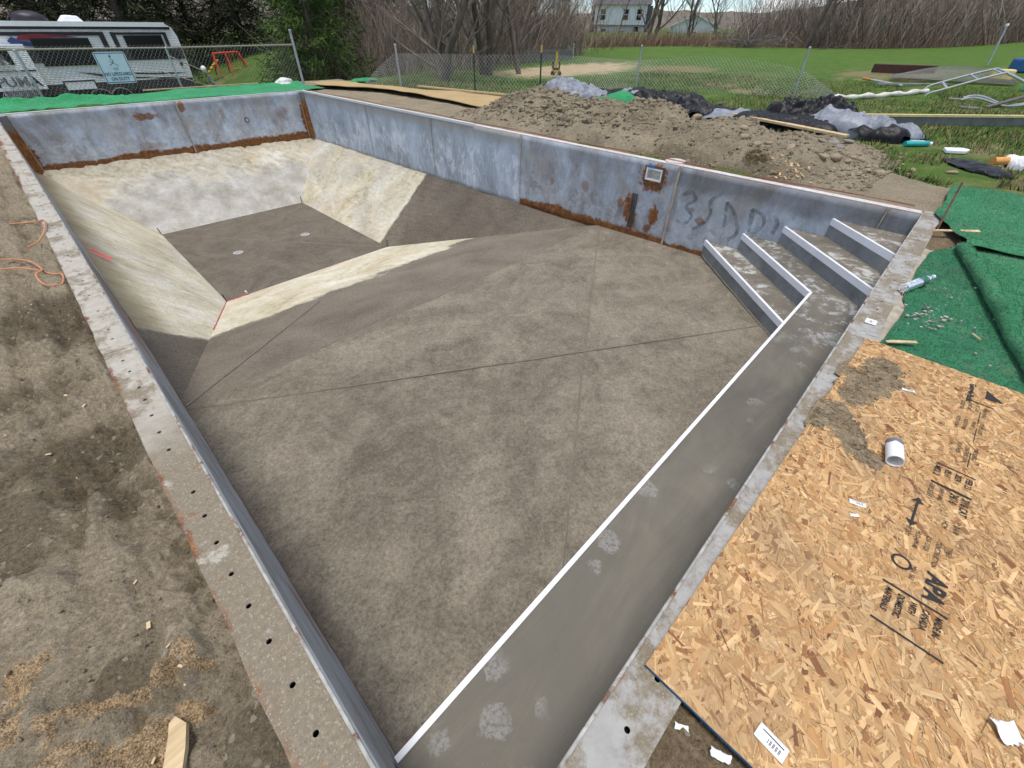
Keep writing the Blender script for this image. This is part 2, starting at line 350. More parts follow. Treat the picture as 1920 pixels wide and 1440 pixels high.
M_SL_R = slope_mat("right_slope_plaster", lambda g: g.ss(g.add(g.xyz[1], g.add(cwob(g, .12), g.add(g.mul(g.math('SUBTRACT', g.noise(11, 5, .7), .5), .12), g.mul(g.xyz[2], .15)))), 8.48, 8.40), grey=.35, warm=.3)
M_SL_B = slope_mat("back_slope_plaster", lambda g: g.ss(g.xyz[2], -9, -9.1), grey=.2, warm=.4,
    extra=lambda g, c: g.mix(g.mul(g.ss(g.add(g.xyz[2], g.mul(g.math('SUBTRACT', g.noise(1.1, 5, .6), .5), 1.3)), -1.45, -1.75), .8), g.mix(g.mul(g.ss(g.add(g.mul(g.xyz[2], .8), g.noise(4, 6, .7)), -.62, -.38), .6), c, g.ramp(g.noise(12, 6, .75), [(.35, (.25, .20, .13)), (.6, (.60, .55, .44))])), g.ramp(g.noise(2.2, 6, .65), [(.33, (.30, .285, .25)), (.5, (.44, .43, .41)), (.66, (.60, .60, .60))])))
def tread_mat(name, base=(.165, .147, .118), white=.6):
    g = G(name); n1 = g.noise(1.9, 7, .65, .8); n2 = g.noise(9, 7, .7, .8); n3 = g.noise(120, 4, .7)
    c = g.ramp(n1, [(.32, tuple(k * .66 for k in base)), (.5, base), (.68, tuple(k * 1.22 for k in base))])
    c = g.mix(g.mul(g.ss(g.add(g.mul(n2, .6), g.mul(n1, .4)), .50, .60), white), c, (.52, .52, .51))
    c = g.mix(g.mul(g.ss(n3, .62, .72), .5), c, (.30, .28, .24))
    return g.out(c, g.ramp(n1, [(.35, (.55,) * 3), (.6, (.85,) * 3)]), 0, g.bump(g.add(g.mul(n3, .4), n2), .25, .006), spec=.35)
M_TREAD = tread_mat("step_mortar", white=.75)
def _bench():
    g = G("bench_mortar"); n0 = g.noise(1.6, 6, .62, .6); n1 = g.add(g.mul(n0, .55), g.mul(g.noise(2.4, 7, .72, 1.5, v=g.vec((.45, 2.2, 1))), .45)); n2 = g.noise(11, 7, .72, .6); n3 = g.noise(120, 4, .7)
    c = g.ramp(n1, [(.32, (.090, .081, .064)), (.5, (.130, .118, .094)), (.66, (.178, .163, .130))])
    sp = g.voro(4.2, rnd=1.); blot = g.mul(g.ss(g.add(sp, g.mul(g.math('SUBTRACT', n2, .5), .55)), .31, .25), g.mul(g.ss(g.noise(2.1, 3), .44, .56), g.ss(g.noise(60, 4, .7), .36, .56)))
    c = g.mix(g.mul(blot, .45), c, (.33, .335, .33))
    far = g.mul(g.ss(g.add(g.xyz[0], g.mul(n1, 1.2)), 4.4, 5.0), g.ss(g.add(g.mul(n2, .5), g.mul(g.noise(2.8, 6, .7, 1.2), .5)), .50, .58))
    c = g.mix(g.mul(far, .7), c, (.44, .45, .45))
    c = g.mix(g.mul(g.ss(n3, .66, .74), .6), c, (.34, .32, .28))
    return g.out(c, g.ramp(n1, [(.35, (.5,) * 3), (.65, (.8,) * 3)]), 0, g.bump(g.add(g.mul(n3, .4), n2), .22, .006), spec=.4)
M_BENCH = _bench()
M_NOSE = plain("white_nosing", (.74, .76, .80), .35, var=.06, sc=5, spec=.5)
def _riser():
    g = G("riser_steel"); n1 = g.noise(3, 7, .68, .5); n2 = g.noise(30, 5, .7)
    c = g.ramp(n1, [(.3, (.15, .16, .165)), (.5, (.215, .235, .25)), (.7, (.30, .325, .345))]); c = g.mix(g.mul(g.ss(n2, .58, .7), .4), c, (.14, .125, .10))
    c = g.mix(g.mul(g.ss(g.noise(5, 6, .7), .56, .64), .6), c, (.25, .225, .175))
    return g.out(c, .5, .25, g.bump(n1, .1, .01), spec=.45)
M_RISER = _riser()
M_LINE = plain("joint_line_mortar", (.245, .213, .166), .9, sc=12)
M_PVC = plain("white_pvc", (.78, .78, .76), .35, var=.05, spec=.5)
M_BLACK = plain("black_rubber", (.02, .02, .022), .6)
M_REBAR = plain("rebar_dark", (.03, .022, .018), .8)
M_PINKLINE = plain("red_mark", (.45, .10, .09), .8, var=.4, sc=20)
def _smear():
    g = G("finger_smear"); n = g.noise(9, 5, .7); return g.out((.115, .13, .15), .8, 0, alpha=g.mul(g.ss(n, .30, .66), .55))
M_SMEAR = _smear()

# ------------------------------------------------------------------ pool: build
POOL = empty("swimming_pool", (0, 0, 0), 0, "drained steel-walled swimming pool with deep hopper and corner steps under renovation", "swimming pool")
def tri_patch(name, quad, n, m, mat, amp=.012, seed=1, sc=2.2, fine=.3, zs=None):
    A, B, C_, D = quad; u, v = np.meshgrid(np.linspace(0, 1, n), np.linspace(0, 1, m), indexing='ij')
    P = sum(np.multiply.outer(w, np.array(q)) for w, q in (((1 - u) * (1 - v), A), (u * (1 - v), B), (u * v, C_), ((1 - u) * v, D)))
    nn = (B - A).cross(D - A).normalized(); nn = nn if nn.z > 0 else -nn
    edge = np.minimum(np.minimum(u, 1 - u), np.minimum(v, 1 - v)); k = sst(edge, 0, .06)
    s_ = P[..., 0] * .8 + P[..., 2] * .7
    d = (fbm(s_, P[..., 1], sc, 3, seed) + fine * fbm(s_, P[..., 1], sc * 7, 3, seed + 9)) * amp * k * (1 if zs is None else .25 + .75 * sst(P[..., 2] + .12 * fbm(s_, P[..., 1], 2, 2, 4), *zs))
    P = P + d[..., None] * np.array(nn)
    return obj(name, gridm(name, P[..., 0], P[..., 1], P[..., 2]), mat, POOL)
F0, F1 = Vector((-.06, -.06, ZS)), Vector((6.26, -.06, ZS))
tri_patch("shallow_floor", (F0, F1, P2, P1), 140, 90, M_FLOOR, .003, 3, 1.2)
tri_patch("floor_slope", (P1, P2, H2, H1), 110, 90, M_SL_MAIN, .004, 5, 1.2)
tri_patch("side_slope", (P1, H1, H4, BL), 90, 120, M_SL_L, .016, 6, 2.2, .5)["label"] = "streaked cream slope along the left wall"
tri_patch("side_slope", (P2, H2, H3, BR), 90, 120, M_SL_R, .022, 7, 2.6, .7)["label"] = "half cream, half brown slope along the right wall"
tri_patch("back_slope", (BL, BR, H3, H4), 140, 70, M_SL_B, .034, 8, 2.2, .8, (-1.75, -1.5))
tri_patch("hopper_floor", (H1, H2, H3, H4), 40, 50, M_HFLOOR, .003, 9, 1.)
def ridge(a, b, w=.014, h=.003, mat=M_LINE, off=.003, n=30, parent=POOL, name="joint_line"):
    a, b = Vector(a), Vector(b); mb = MB(); d = (b - a); r = d.cross(Vector((0, 0, 1))).normalized()
    v, f = [], []
    for k in range(n + 1):
        p = a + d * k / n + r * (mn.noise(Vector((k * .35, a.x, b.y))) * .006); hh = h * (1 + .6 * mn.noise(Vector((k * .9, 3, a.y))))
        v += [p - r * w / 2 + Vector((0, 0, off - .008)), p + Vector((0, 0, off + hh)), p + r * w / 2 + Vector((0, 0, off - .008))]
    for k in range(n): f += [(3 * k, 3 * k + 1, 3 * k + 4, 3 * k + 3), (3 * k + 1, 3 * k + 2, 3 * k + 5, 3 * k + 4)]
    return mb.add(v, f).build(name, mat, parent)
Pl, Pr = Vector((.03, 3.70, ZS)), Vector((6.17, 3.80, -1.10))
ridge(Pl, (4.95, .66, ZS)); ridge(Pr, (3.05, 1.80, ZS), off=.005); ridge((3.05, 1.80, ZS), (1.08, .50, ZS)); ridge(Pl + Vector((0, .03, 0)), Pr + Vector((0, .03, 0)), .016, .005)
ridge(Pl + Vector((0, .06, 0)), (2.05, 5.75, -1.642), off=.006)
ridge(H4 + Vector((.1, -.1, 0)), H2 + Vector((-.1, .1, 0)), .014, .003, off=.005); ridge(H1 + Vector((.1, .1, 0)), H3 + Vector((-.1, -.1, 0)), .014, .003, off=.005)
ridge(H1 + Vector((0, -.015, .012)), H1 + Vector((.42, -.01, .012)), .02, .006, M_PINKLINE, name="red_line"); 
ridge(H1 + Vector((-.01, -.02, .01)), P1.lerp(H1, .57) + Vector((0, 0, .01)), .018, .005, M_PINKLINE, name="red_line")
ridge(Vector((.05, 8.4, -1.07)), Vector((.21, 8.27, -1.235)), .05, .004, plain("fluorescent_pink_paint", (.75, .10, .12), .7), off=.016, n=8, name="paint_mark")

def panel(name, ax, u0, u1, mat, z0=-1.16, z1=-.004, flip=False, seed=0, hole=None):
    """one steel wall panel, 4 mm proud of the seam line at its edges, slightly buckled"""
    n = max(6, int(abs(u1 - u0) / .1)); m = 16
    uu, zz_ = np.linspace(u0 + .004, u1 - .004, n), np.linspace(z0, z1, m)
    if hole: uu = np.array(sorted(set(uu.tolist() + [hole[0], hole[1]]), reverse=u0 > u1)); zz_ = np.array(sorted(set(zz_.tolist() + [hole[2], hole[3]])))
    u, z = np.meshgrid(uu, zz_, indexing='ij')
    w = fbm(u, z, .9, 3, seed) * .010 * sst(z1 - z, 0, .2) + fbm(u, z, 5, 2, seed + 3) * .0015
    if ax == 'R': X, Y, fl = XR - w - .004, u, 1
    elif ax == 'L': X, Y, fl = xl(u) + w + .004, u, 0
    elif ax == 'B': X, Y, fl = u, YB - w - .004, 0
    else: X, Y, fl = u, w * .4 + .004, 1
    me = gridm(name, X, Y, z, keep=None if not hole else (lambda c: ~((c[:, 1] > hole[0]) & (c[:, 1] < hole[1]) & (c[:, 2] > hole[2]) & (c[:, 2] < hole[3])))); o = obj(name, me, mat, POOL)
    sm = o.modifiers.new("thick", 'SOLIDIFY'); sm.thickness = .004; sm.offset = 0; return o
for k, (a, b, mt) in enumerate(((YB, 10.8, M_R_NEW), (10.8, 8.25, M_R_NEW), (8.25, 5.66, M_R_NEW), (5.66, 2.67, M_R_MID), (2.67, .29, M_R_NEAR), (.29, .0, M_R_NEAR))):
    panel("wall_panel", 'R', a, b, mt, seed=20 + k, hole=(2.925, 3.135, -.23, -.11) if k == 3 else None)
for k, (a, b) in enumerate(((-.06, 3.07), (3.07, 6.24))): panel("wall_panel", 'B', a, b, M_B, seed=30 + k)
for k, (a, b) in enumerate(((0., 2.75), (2.75, 5.6), (5.6, 8.3), (8.3, 11.1), (11.1, YB + .06))): panel("wall_panel", 'L', a, b, M_L, seed=40 + k)
for k, (a, b) in enumerate(((.0, 2.4), (2.4, 4.9), (4.9, 6.19))): panel("wall_panel", 'N', a, b, M_R_NEAR, seed=50 + k)
for (y, w, mt) in ((10.8, .006, M_SEAM), (8.25, .006, M_SEAM), (5.66, .016, M_SEAM), (2.67, .035, M_SEAM), (.29, .012, M_SEAM)):
    MB().box(XR - .014, XR + .006, y - w / 2, y + w / 2, -1.14, -.01).build("seam_strip", mt, POOL)
MB().box(3.07 - .016, 3.07 + .016, YB - .016, YB + .006, -1.1, -.01).build("seam_strip", M_SEAM, POOL)
for sx in (0, 1):     # rusted corner angles at the deep end
    x = .0 if sx == 0 else XR
    c = [(x + (.02 if sx == 0 else -.02), YB - .012), (x + (.11 if sx == 0 else -.11), YB - .012), (x + (-.05 if sx == 0 else -.012), YB - .16), (x + (.012 if sx == 0 else -.012), YB - .02)]
    mb = MB(); zt, zb = -.02, -1.12
    a, b, d = c[1], c[2], c[0]
    mb.add([(*a, zb), (*b, zb), (*b, zt), (*a, zt)], [(0, 1, 2, 3)] if sx else [(3, 2, 1, 0)]).build("corner_angle", M_CORNER_RUST, POOL)
    MB().tube([(a[0], a[1] - .01, zt), (a[0], a[1] - .01, zb)], .008, 6).build("corner_bead", M_SEAM, POOL)

# coping flange with real bolt holes
def flange(name, pts_fn, length, width, holes, mat, th=.006, seed=0, wav=.004, parent=POOL):
    """strip along s (0..length), across t (0..width, 0 = pool side); holes = [(s, t, r)] cut through it"""
    mb = MB(); hs = sorted(holes); cuts = [0.]
    cell = []
    for (s, t, r) in hs:
        if s - .03 > cuts[-1] + .002 and s + .03 < length: cell.append((s - .03, s + .03, t, r)); cuts.append(s + .03)
    segs = []; cur = 0.
    for (a, b, t, r) in cell: segs.append((cur, a, None)); segs.append((a, b, (t, r))); cur = b
    segs.append((cur, length, None))
    out = lambda s: width + wav * mn.noise(Vector((s * 4, seed, 0))) * 2 + wav * mn.noise(Vector((s * 15, seed, 5)))
    P = lambda s, t, z: pts_fn(s, t) + Vector((0, 0, z + .002 * mn.noise(Vector((s * 2, t * 9, seed)))))
    for (a, b, h) in segs:
        if h is None:
            n = max(1, int((b - a) / .09))
            for k in range(n):
                s0, s1 = a + (b - a) * k / n, a + (b - a) * (k + 1) / n; ts0 = [0, .33, .66, 1]
                for i in range(3):
                    q = [(s0, ts0[i] * out(s0)), (s1, ts0[i] * out(s1)), (s1, ts0[i + 1] * out(s1)), (s0, ts0[i + 1] * out(s0))]
                    mb.add([P(s, t, 0) for s, t in q], [(0, 1, 2, 3)])
                q = [(s0, out(s0)), (s1, out(s1))]
                mb.add([P(q[0][0], q[0][1], 0), P(q[1][0], q[1][1], 0), P(q[1][0], q[1][1], -th), P(q[0][0], q[0][1], -th)], [(0, 1, 2, 3)])
        else:
            t, r = h; sc_, N = (a + b) / 2, 16; t0, t1 = t - .03, t + .03
            for (ta, tb) in ((0, t0), (t1, None)):
                fa, fb = (lambda s: ta), ((lambda s: tb) if tb is not None else out)
                mb.add([P(a, fa(a), 0), P(b, fa(b), 0), P(b, fb(b), 0), P(a, fb(a), 0)], [(0, 1, 2, 3)])
            mb.add([P(a, out(a), 0), P(b, out(b), 0), P(b, out(b), -th), P(a, out(a), -th)], [(0, 1, 2, 3)])
            sq, ci, cj, ck = [], [], [], []
            for i in range(N):
                an = 2 * math.pi * (i + .5) / N; cx, cy = math.cos(an), math.sin(an); m_ = max(abs(cx), abs(cy))
                if True: sx_, sy_ = cx / m_, cy / m_
                if abs(abs(sx_) - 1) < .42 and abs(abs(sy_) - 1) < .42: sx_, sy_ = math.copysign(1, sx_), math.copysign(1, sy_)
                sq.append(P(sc_ + sx_ * .03, t + sy_ * .03, 0)); ci.append(P(sc_ + cx * r, t + cy * r, 0)); cj.append(P(sc_ + cx * r, t + cy * r, -.007))
            v = sq + ci + cj
            mb.add(v, [(i, (i + 1) % N, N + (i + 1) % N, N + i) for i in range(N)] + [(N + i, N + (i + 1) % N, 2 * N + (i + 1) % N, 2 * N + i) for i in range(N)])
    o = mb.build(name, mat, parent)
    bm = bmesh.new(); bm.from_mesh(o.data); bmesh.ops.remove_doubles(bm, verts=bm.verts, dist=.0004); bmesh.ops.recalc_face_normals(bm, faces=bm.faces); bm.to_mesh(o.data); bm.free()
    for (a, b, t, r) in cell:
        c0 = pts_fn((a + b) / 2, t); pit = MB(); N = 12
        ring = lambda z: [c0 + Vector((math.cos(2 * math.pi * i / N) * (r + .004), math.sin(2 * math.pi * i / N) * (r + .004), z)) for i in range(N)]
        pit.add(ring(-.008) + ring(-.05), [(i, (i + 1) % N, N + (i + 1) % N, N + i) for i in range(N)] + [list(range(N, 2 * N))])
        pit.build("bolt_hole", M_HOLE, o)
    return o
HL = [.51, .66, .82, .97, 1.12, 1.28, 1.43, 1.58, 1.90, 2.05, 2.20, 2.35, 2.48, 2.67, 2.81, 3.11, 3.25, 3.56]
HL += [3.85 + .155 * k for k in range(40) if k % 5 != 4]
seamsL = [-.15, 2.95, 5.6, 8.3, 11.1, YB + .1]
for k in range(5):
    a, b = seamsL[k] + .002, seamsL[k + 1] - .002
    hs = [(y - a, .075 + .005 * math.sin(y * 7), .0085) for y in HL if a + .06 < y < b - .06]
    if k == 0: hs = [h for h in hs]
    flange("coping_flange", (lambda s, t, a=a: Vector((float(xl(a + s)) - t, a + s, 0))), b - a, .148, hs, M_FL, seed=k)
seamsN = [.005, 3.2, XR + .15]
for k in range(2):
    a, b = seamsN[k], seamsN[k + 1] - .003
    hs = [(x - a, .08, .0085) for x in (.51, .67, .83, 3.6, 3.75, 4.05, 4.2, 4.5, 4.66, 5.0, 5.3, 5.45) if a + .05 < x < b - .05]
    flange("coping_flange", (lambda s, t, a=a: Vector((a + s, -t, .0015))), b - a, .152, hs, M_FN, seed=9 + k)
for (a, b) in ((.02, 2.67), (2.67, 5.66), (5.66, 8.25), (8.25, 10.8), (10.8, YB)):
    flange("coping_flange", (lambda s, t, a=a: Vector((XR + t, a + s, -.001))), b - a - .003, .13, [(d, .07, .008) for d in np.arange(.2, b - a - .1, .31)] if a < 5 else [], M_FR, seed=3)
flange("coping_flange", (lambda s, t: Vector((s - .02, YB + t, .001))), XR + .16, .14, [], M_FB, seed=5)
# rolled inner lip along each rim
LIPS = ((M_LIP, [(float(xl(y)) - .001, y, .004) for y in np.linspace(0, YB, 40)]), (M_LIP, [(x, 0.002, .005) for x in np.linspace(.0, XR, 30)]),
        (M_FR, [(XR, y, .003) for y in np.linspace(.0, YB, 30)]), (M_FB, [(x, YB, .005) for x in np.linspace(0, XR, 10)]))
for mt, pts in LIPS:
    MB().tube(pts, .0055, 8).build("rim_lip", mt, POOL, smooth=True)
MB().box(XR - .016, XR + .05, 6.9, YB - .02, -.022, .020).build("rim_cap", M_FB, POOL)

# bench and corner steps
C1, C2, C3, C4 = 4.148, 4.596, 5.033, 5.472; YBEN = .455
TOPS = (-.847, -.635, -.429, -.224)
def slab(name, poly, z1, mat, parent):
    o = MB().prism(poly, -1.12, z1).build(name, mat, parent); return o
MB().prism([(.012, .008), (C3, .008), (XR - .012, XR - .012 - C3), (XR - .012, XR - .012 - C2), (C2 + YBEN, YBEN), (.012, YBEN)], -1.12, TOPS[1]).build("bench", M_BENCH, POOL)
STEPS = (([(C1 + YBEN, YBEN + .004), (XR - .012, XR - .012 - C1), (XR - .012, XR - .012 - C2 + .003), (C2 + YBEN, YBEN + .004)], TOPS[0], (C1 + YBEN, YBEN + .006), (XR - .012, XR - .012 - C1), ZS),
         (None, TOPS[1], (C2 + YBEN, YBEN + .006), (XR - .012, XR - .012 - C2), TOPS[0]),
         ([(C3 + .008, .008), (XR - .012, XR - .012 - C3), (XR - .012, XR - .012 - C4 + .003), (C4 + .005, .008)], TOPS[2], (C3 + .008, .008), (XR - .012, XR - .012 - C3), TOPS[1]),
         ([(C4 + .008, .008), (XR - .012, XR - .012 - C4), (XR - .012, .008)], TOPS[3], (C4 + .008, .008), (XR - .012, XR - .012 - C4), TOPS[2]))
nv = Vector((-1, 1, 0)).normalized()
for k, (poly, zt, a, b, zl) in enumerate(STEPS):
    st = empty("corner_step", (0, 0, 0)); st.parent = POOL
    if poly: MB().prism(poly, -1.12, zt).build("tread", M_TREAD, st)
    a, b = Vector((*a, 0)), Vector((*b, 0)); d = (b - a)
    for j, (t0, t1) in enumerate(((0, .56), (.56, 1)) if k != 3 else ((0, .5), (.5, 1))):
        p, q = a + d * t0 + d.normalized() * .002, a + d * t1 - d.normalized() * .002
        v = [p + nv * .001, q + nv * .001, q + nv * .005, p + nv * .005]
        MB().add([(*w.xy, zl - .01) for w in v] + [(*w.xy, zt - .055) for w in v], [(3, 2, 1, 0), (4, 5, 6, 7), (0, 1, 5, 4), (1, 2, 6, 5), (2, 3, 7, 6), (3, 0, 4, 7)]).build("riser_panel", M_RISER, st)
    prof = [(-.016, .003), (-.016, .008), (.014, .008), (.014, -.062), (.003, -.062), (.003, .003)]      # (out, z)
    v = [a + nv * o_ + Vector((0, 0, zt + z_)) for o_, z_ in prof] + [b + nv * o_ + Vector((0, 0, zt + z_)) for o_, z_ in prof]; n = len(prof)
    MB().add(v, [(i, (i + 1) % n, n + (i + 1) % n, n + i) for i in range(n)] + [list(range(n - 1, -1, -1)), list(range(n, 2 * n))]).build("nosing", M_NOSE, st)
    ridge((*(a + d * .02 + nv * .006).xy, zl + .002), (*(b - d * .02 + nv * .006).xy, zl + .002), .016, .005, M_LINE, .004, parent=st, name="caulk_line")
for (x0, x1) in ((.012, 2.1), (2.104, 3.9), (3.904, C2 + YBEN + .006)):
    MB().box(x0, x1, YBEN - .010, YBEN + .014, TOPS[1] - .06, TOPS[1] + .008).build("bench_nosing", M_NOSE, POOL)
MB().box(.012, C1 + YBEN, YBEN + .001, YBEN + .006, -1.1, TOPS[1] - .06).build("bench_riser", M_RISER, POOL)
# sand crumbs on the lowest treads
mb = MB()
for k in range(70):
    t = RND.gauss(.42, .1); p = Vector((C2 + YBEN, YBEN, 0)).lerp(Vector((XR, XR - C2, 0)), t) + nv * (abs(RND.gauss(0, .03)) + .008); s_ = RND.uniform(.004, .012)
    mb.add([(p.x - s_, p.y, TOPS[0]), (p.x + s_, p.y - s_, TOPS[0]), (p.x, p.y + s_, TOPS[0]), (p.x + s_ * .2, p.y, TOPS[0] + s_)], [(0, 1, 3), (1, 2, 3), (2, 0, 3)])
for k in range(90):
    x, y = RND.uniform(.2, 4.8), RND.uniform(.03, .43); s_ = RND.uniform(.0015, .0045) * (2 if RND.random() < .1 else 1); z = TOPS[1]
    mb.add([(x - s_, y, z), (x + s_, y - s_, z), (x, y + s_, z), (x + s_ * .2, y, z + s_)], [(0, 1, 3), (1, 2, 3), (2, 0, 3)])
tag(mb.build("mortar_crumbs", M_LINE, POOL), kind="stuff")

# skimmer
sk = empty("skimmer", (XR, 3.03, -.165)); sk.parent = POOL
fr = MB()
for (y0, y1, z0, z1) in ((-.155, .155, .075, .105), (-.155, .155, -.115, -.085), (-.155, -.125, -.085, .075), (.125, .155, -.085, .075)): fr.box(-.022, -.006, y0, y1, z0, z1)
fr.build("gasket", (lambda g: g.out(g.mix(g.ss(g.noise(16, 5, .7), .42, .56), (.07, .07, .085), rustcol(g)), .8))(G("rusty_gasket")), sk)
tr = MB()
for (y0, y1, z0, z1) in ((-.125, .125, .055, .075), (-.125, .125, -.085, -.065), (-.125, -.105, -.065, .055), (.105, .125, -.065, .055)): tr.box(-.026, -.003, y0, y1, z0, z1)
tr.build("throat_frame", M_PVC, sk)
MB().add([(-.01, -.104, -.064), (-.01, .104, -.064), (-.01, .104, .054), (-.01, -.104, .054), (.055, -.09, -.05), (.055, .09, -.05), (.055, .09, .045), (.055, -.09, .045)], [(4, 5, 6, 7), (0, 1, 5, 4), (1, 2, 6, 5), (2, 3, 7, 6), (3, 0, 4, 7)]).build("throat", plain("skimmer_throat_white", (.66, .64, .58), .5), sk)
MB().bar((.0, -.085, .03), (.03, -.03, -.03), .04, .006).build("weir_flap", M_PVC, sk)
MB().box(-.03, -.022, -.0, .11, .078, .112).build("tape", plain("blue_tape", (.05, .16, .42), .5), sk)
lid = MB(); N = 28
for (r0, z0, r1, z1) in ((.0, .172, .118, .172), (.118, .172, .128, .183), (.128, .183, .136, .183), (.136, .183, .136, .11)):
    v = [(.16 + math.cos(2 * math.pi * i / N) * r0, -.19 + math.sin(2 * math.pi * i / N) * r0, z0) for i in range(N)] + [(.16 + math.cos(2 * math.pi * i / N) * r1, -.19 + math.sin(2 * math.pi * i / N) * r1, z1) for i in range(N)]
    lid.add(v, [(i, (i + 1) % N, N + (i + 1) % N, N + i) for i in range(N)])
lid.build("lid", plain("dusty_lid", (.62, .56, .52), .6, var=.15), sk)
# old ladder bracket marks, return fitting, drains, rebar pins, writing rubbed in the dust
br = empty("bracket", (XR - .016, 3.28, -.72)); br.parent = POOL
for dy in (-.05, -.015, .02): MB().box(-.008, .004, dy - .009, dy + .009, -.25, .25).build("rib", plain("bracket_steel", (.10, .10, .10), .55, .3, var=.4, sc=20), br)
rf = empty("return_fitting", (4.53, YB - .012, -.53)); rf.parent = POOL
def ring(name, c, r0, r1, ax, th, mat, parent, n=24):
    mb = MB(); v = []
    for r, d in ((r0, 0), (r1, 0), (r1, th), (r0, th)):
        for i in range(n):
            a, b = math.cos(2 * math.pi * i / n) * r, math.sin(2 * math.pi * i / n) * r
            v.append((c[0] + a, c[1] - d, c[2] + b) if ax == 'y' else (c[0] + a, c[1] + b, c[2] + d))
    f = [(k * n + i, k * n + (i + 1) % n, ((k + 1) % 4) * n + (i + 1) % n, ((k + 1) % 4) * n + i) for k in range(4) for i in range(n)]
    return mb.add(v, f).build(name, mat, parent)
ring("outer_ring", (0, 0, 0), .035, .058, 'y', .012, M_BLACK, rf); ring("collar", (0, 0, 0), .018, .035, 'y', .016, M_PVC, rf); ring("nozzle", (0, 0, 0), .0005, .018, 'y', .006, M_BLACK, rf)
for (x, y) in ((2.28, 10.52), (3.80, 10.50)):
    dr = empty("floor_drain", (x, y, -2.437)); dr.parent = POOL
    ring("rim", (0, 0, 0), .085, .105, 'z', .012, plain("dusty_drain", (.42, .41, .39), .6), dr); 
    for k in range(5): ring("slot_ring", (0, 0, 0), .010 + k * .015, .020 + k * .015, 'z', .010, plain("dusty_slots", (.42, .41, .39), .6), dr, 20)
    ring("sump", (0, 0, 0), .001, .086, 'z', .004, plain("drain_grey", (.20, .20, .20), .7), dr)
for p, d in ((H1, (-.02, -.02)), (H2, (.02, -.02)), (H3, (.0, .02)), (H4, (-.02, .02))):
    MB().tube([p + Vector((0, 0, -.02)), p + Vector((d[0], d[1], .16))], .009, 6).build("rebar_pin", M_REBAR, POOL)
MB().tube([H1 + Vector((.37, .02, .01)), H1 + Vector((.37, .02, .06)), H1 + Vector((.35, -.03, .09))], .016, 8).build("pipe_stub", M_PVC, POOL)
STROKES = ([(2.54, -.34), (2.42, -.28), (2.34, -.36), (2.44, -.47), (2.33, -.58), (2.40, -.70), (2.55, -.70)], [(1.99, -.19), (2.06, -.26), (2.13, -.34), (2.09, -.50), (2.15, -.64), (2.27, -.75)], [(1.92, -.30), (1.89, -.45), (1.86, -.62)], [(1.92, -.30), (1.80, -.40), (1.70, -.55), (1.68, -.67), (1.76, -.76)],
           [(1.59, -.32), (1.56, -.45), (1.54, -.58)], [(1.60, -.32), (1.45, -.36), (1.40, -.46), (1.46, -.56), (1.55, -.60)], [(1.31, -.32), (1.25, -.42), (1.27, -.54)])
for st_ in STROKES:
    pts = spline([(XR - .017, y, z) for y, z in st_], 8); v, f = [], []
    for k, p in enumerate(pts):
        d = (pts[min(k + 1, len(pts) - 1)] - pts[max(k - 1, 0)]).normalized(); s_ = d.cross(Vector((1, 0, 0))).normalized() * (.024 + .009 * mn.noise(p * 9))
        v += [p - s_, p + s_]
    for k in range(len(pts) - 1): f.append((2 * k, 2 * k + 1, 2 * k + 3, 2 * k + 2))
    MB().add(v, f).build("rubbed_writing", M_SMEAR, POOL)
st_lab = MB().box(3.34, 3.41, -.115, -.055, .006, .008).build("paper_sticker", plain("sticker_white", (.75, .75, .74), .6, var=.05), POOL)
text("printed_mark", "H", .05, M_BLACK, st_lab, (3.355, -.102, .0085), (0, 0, 0))
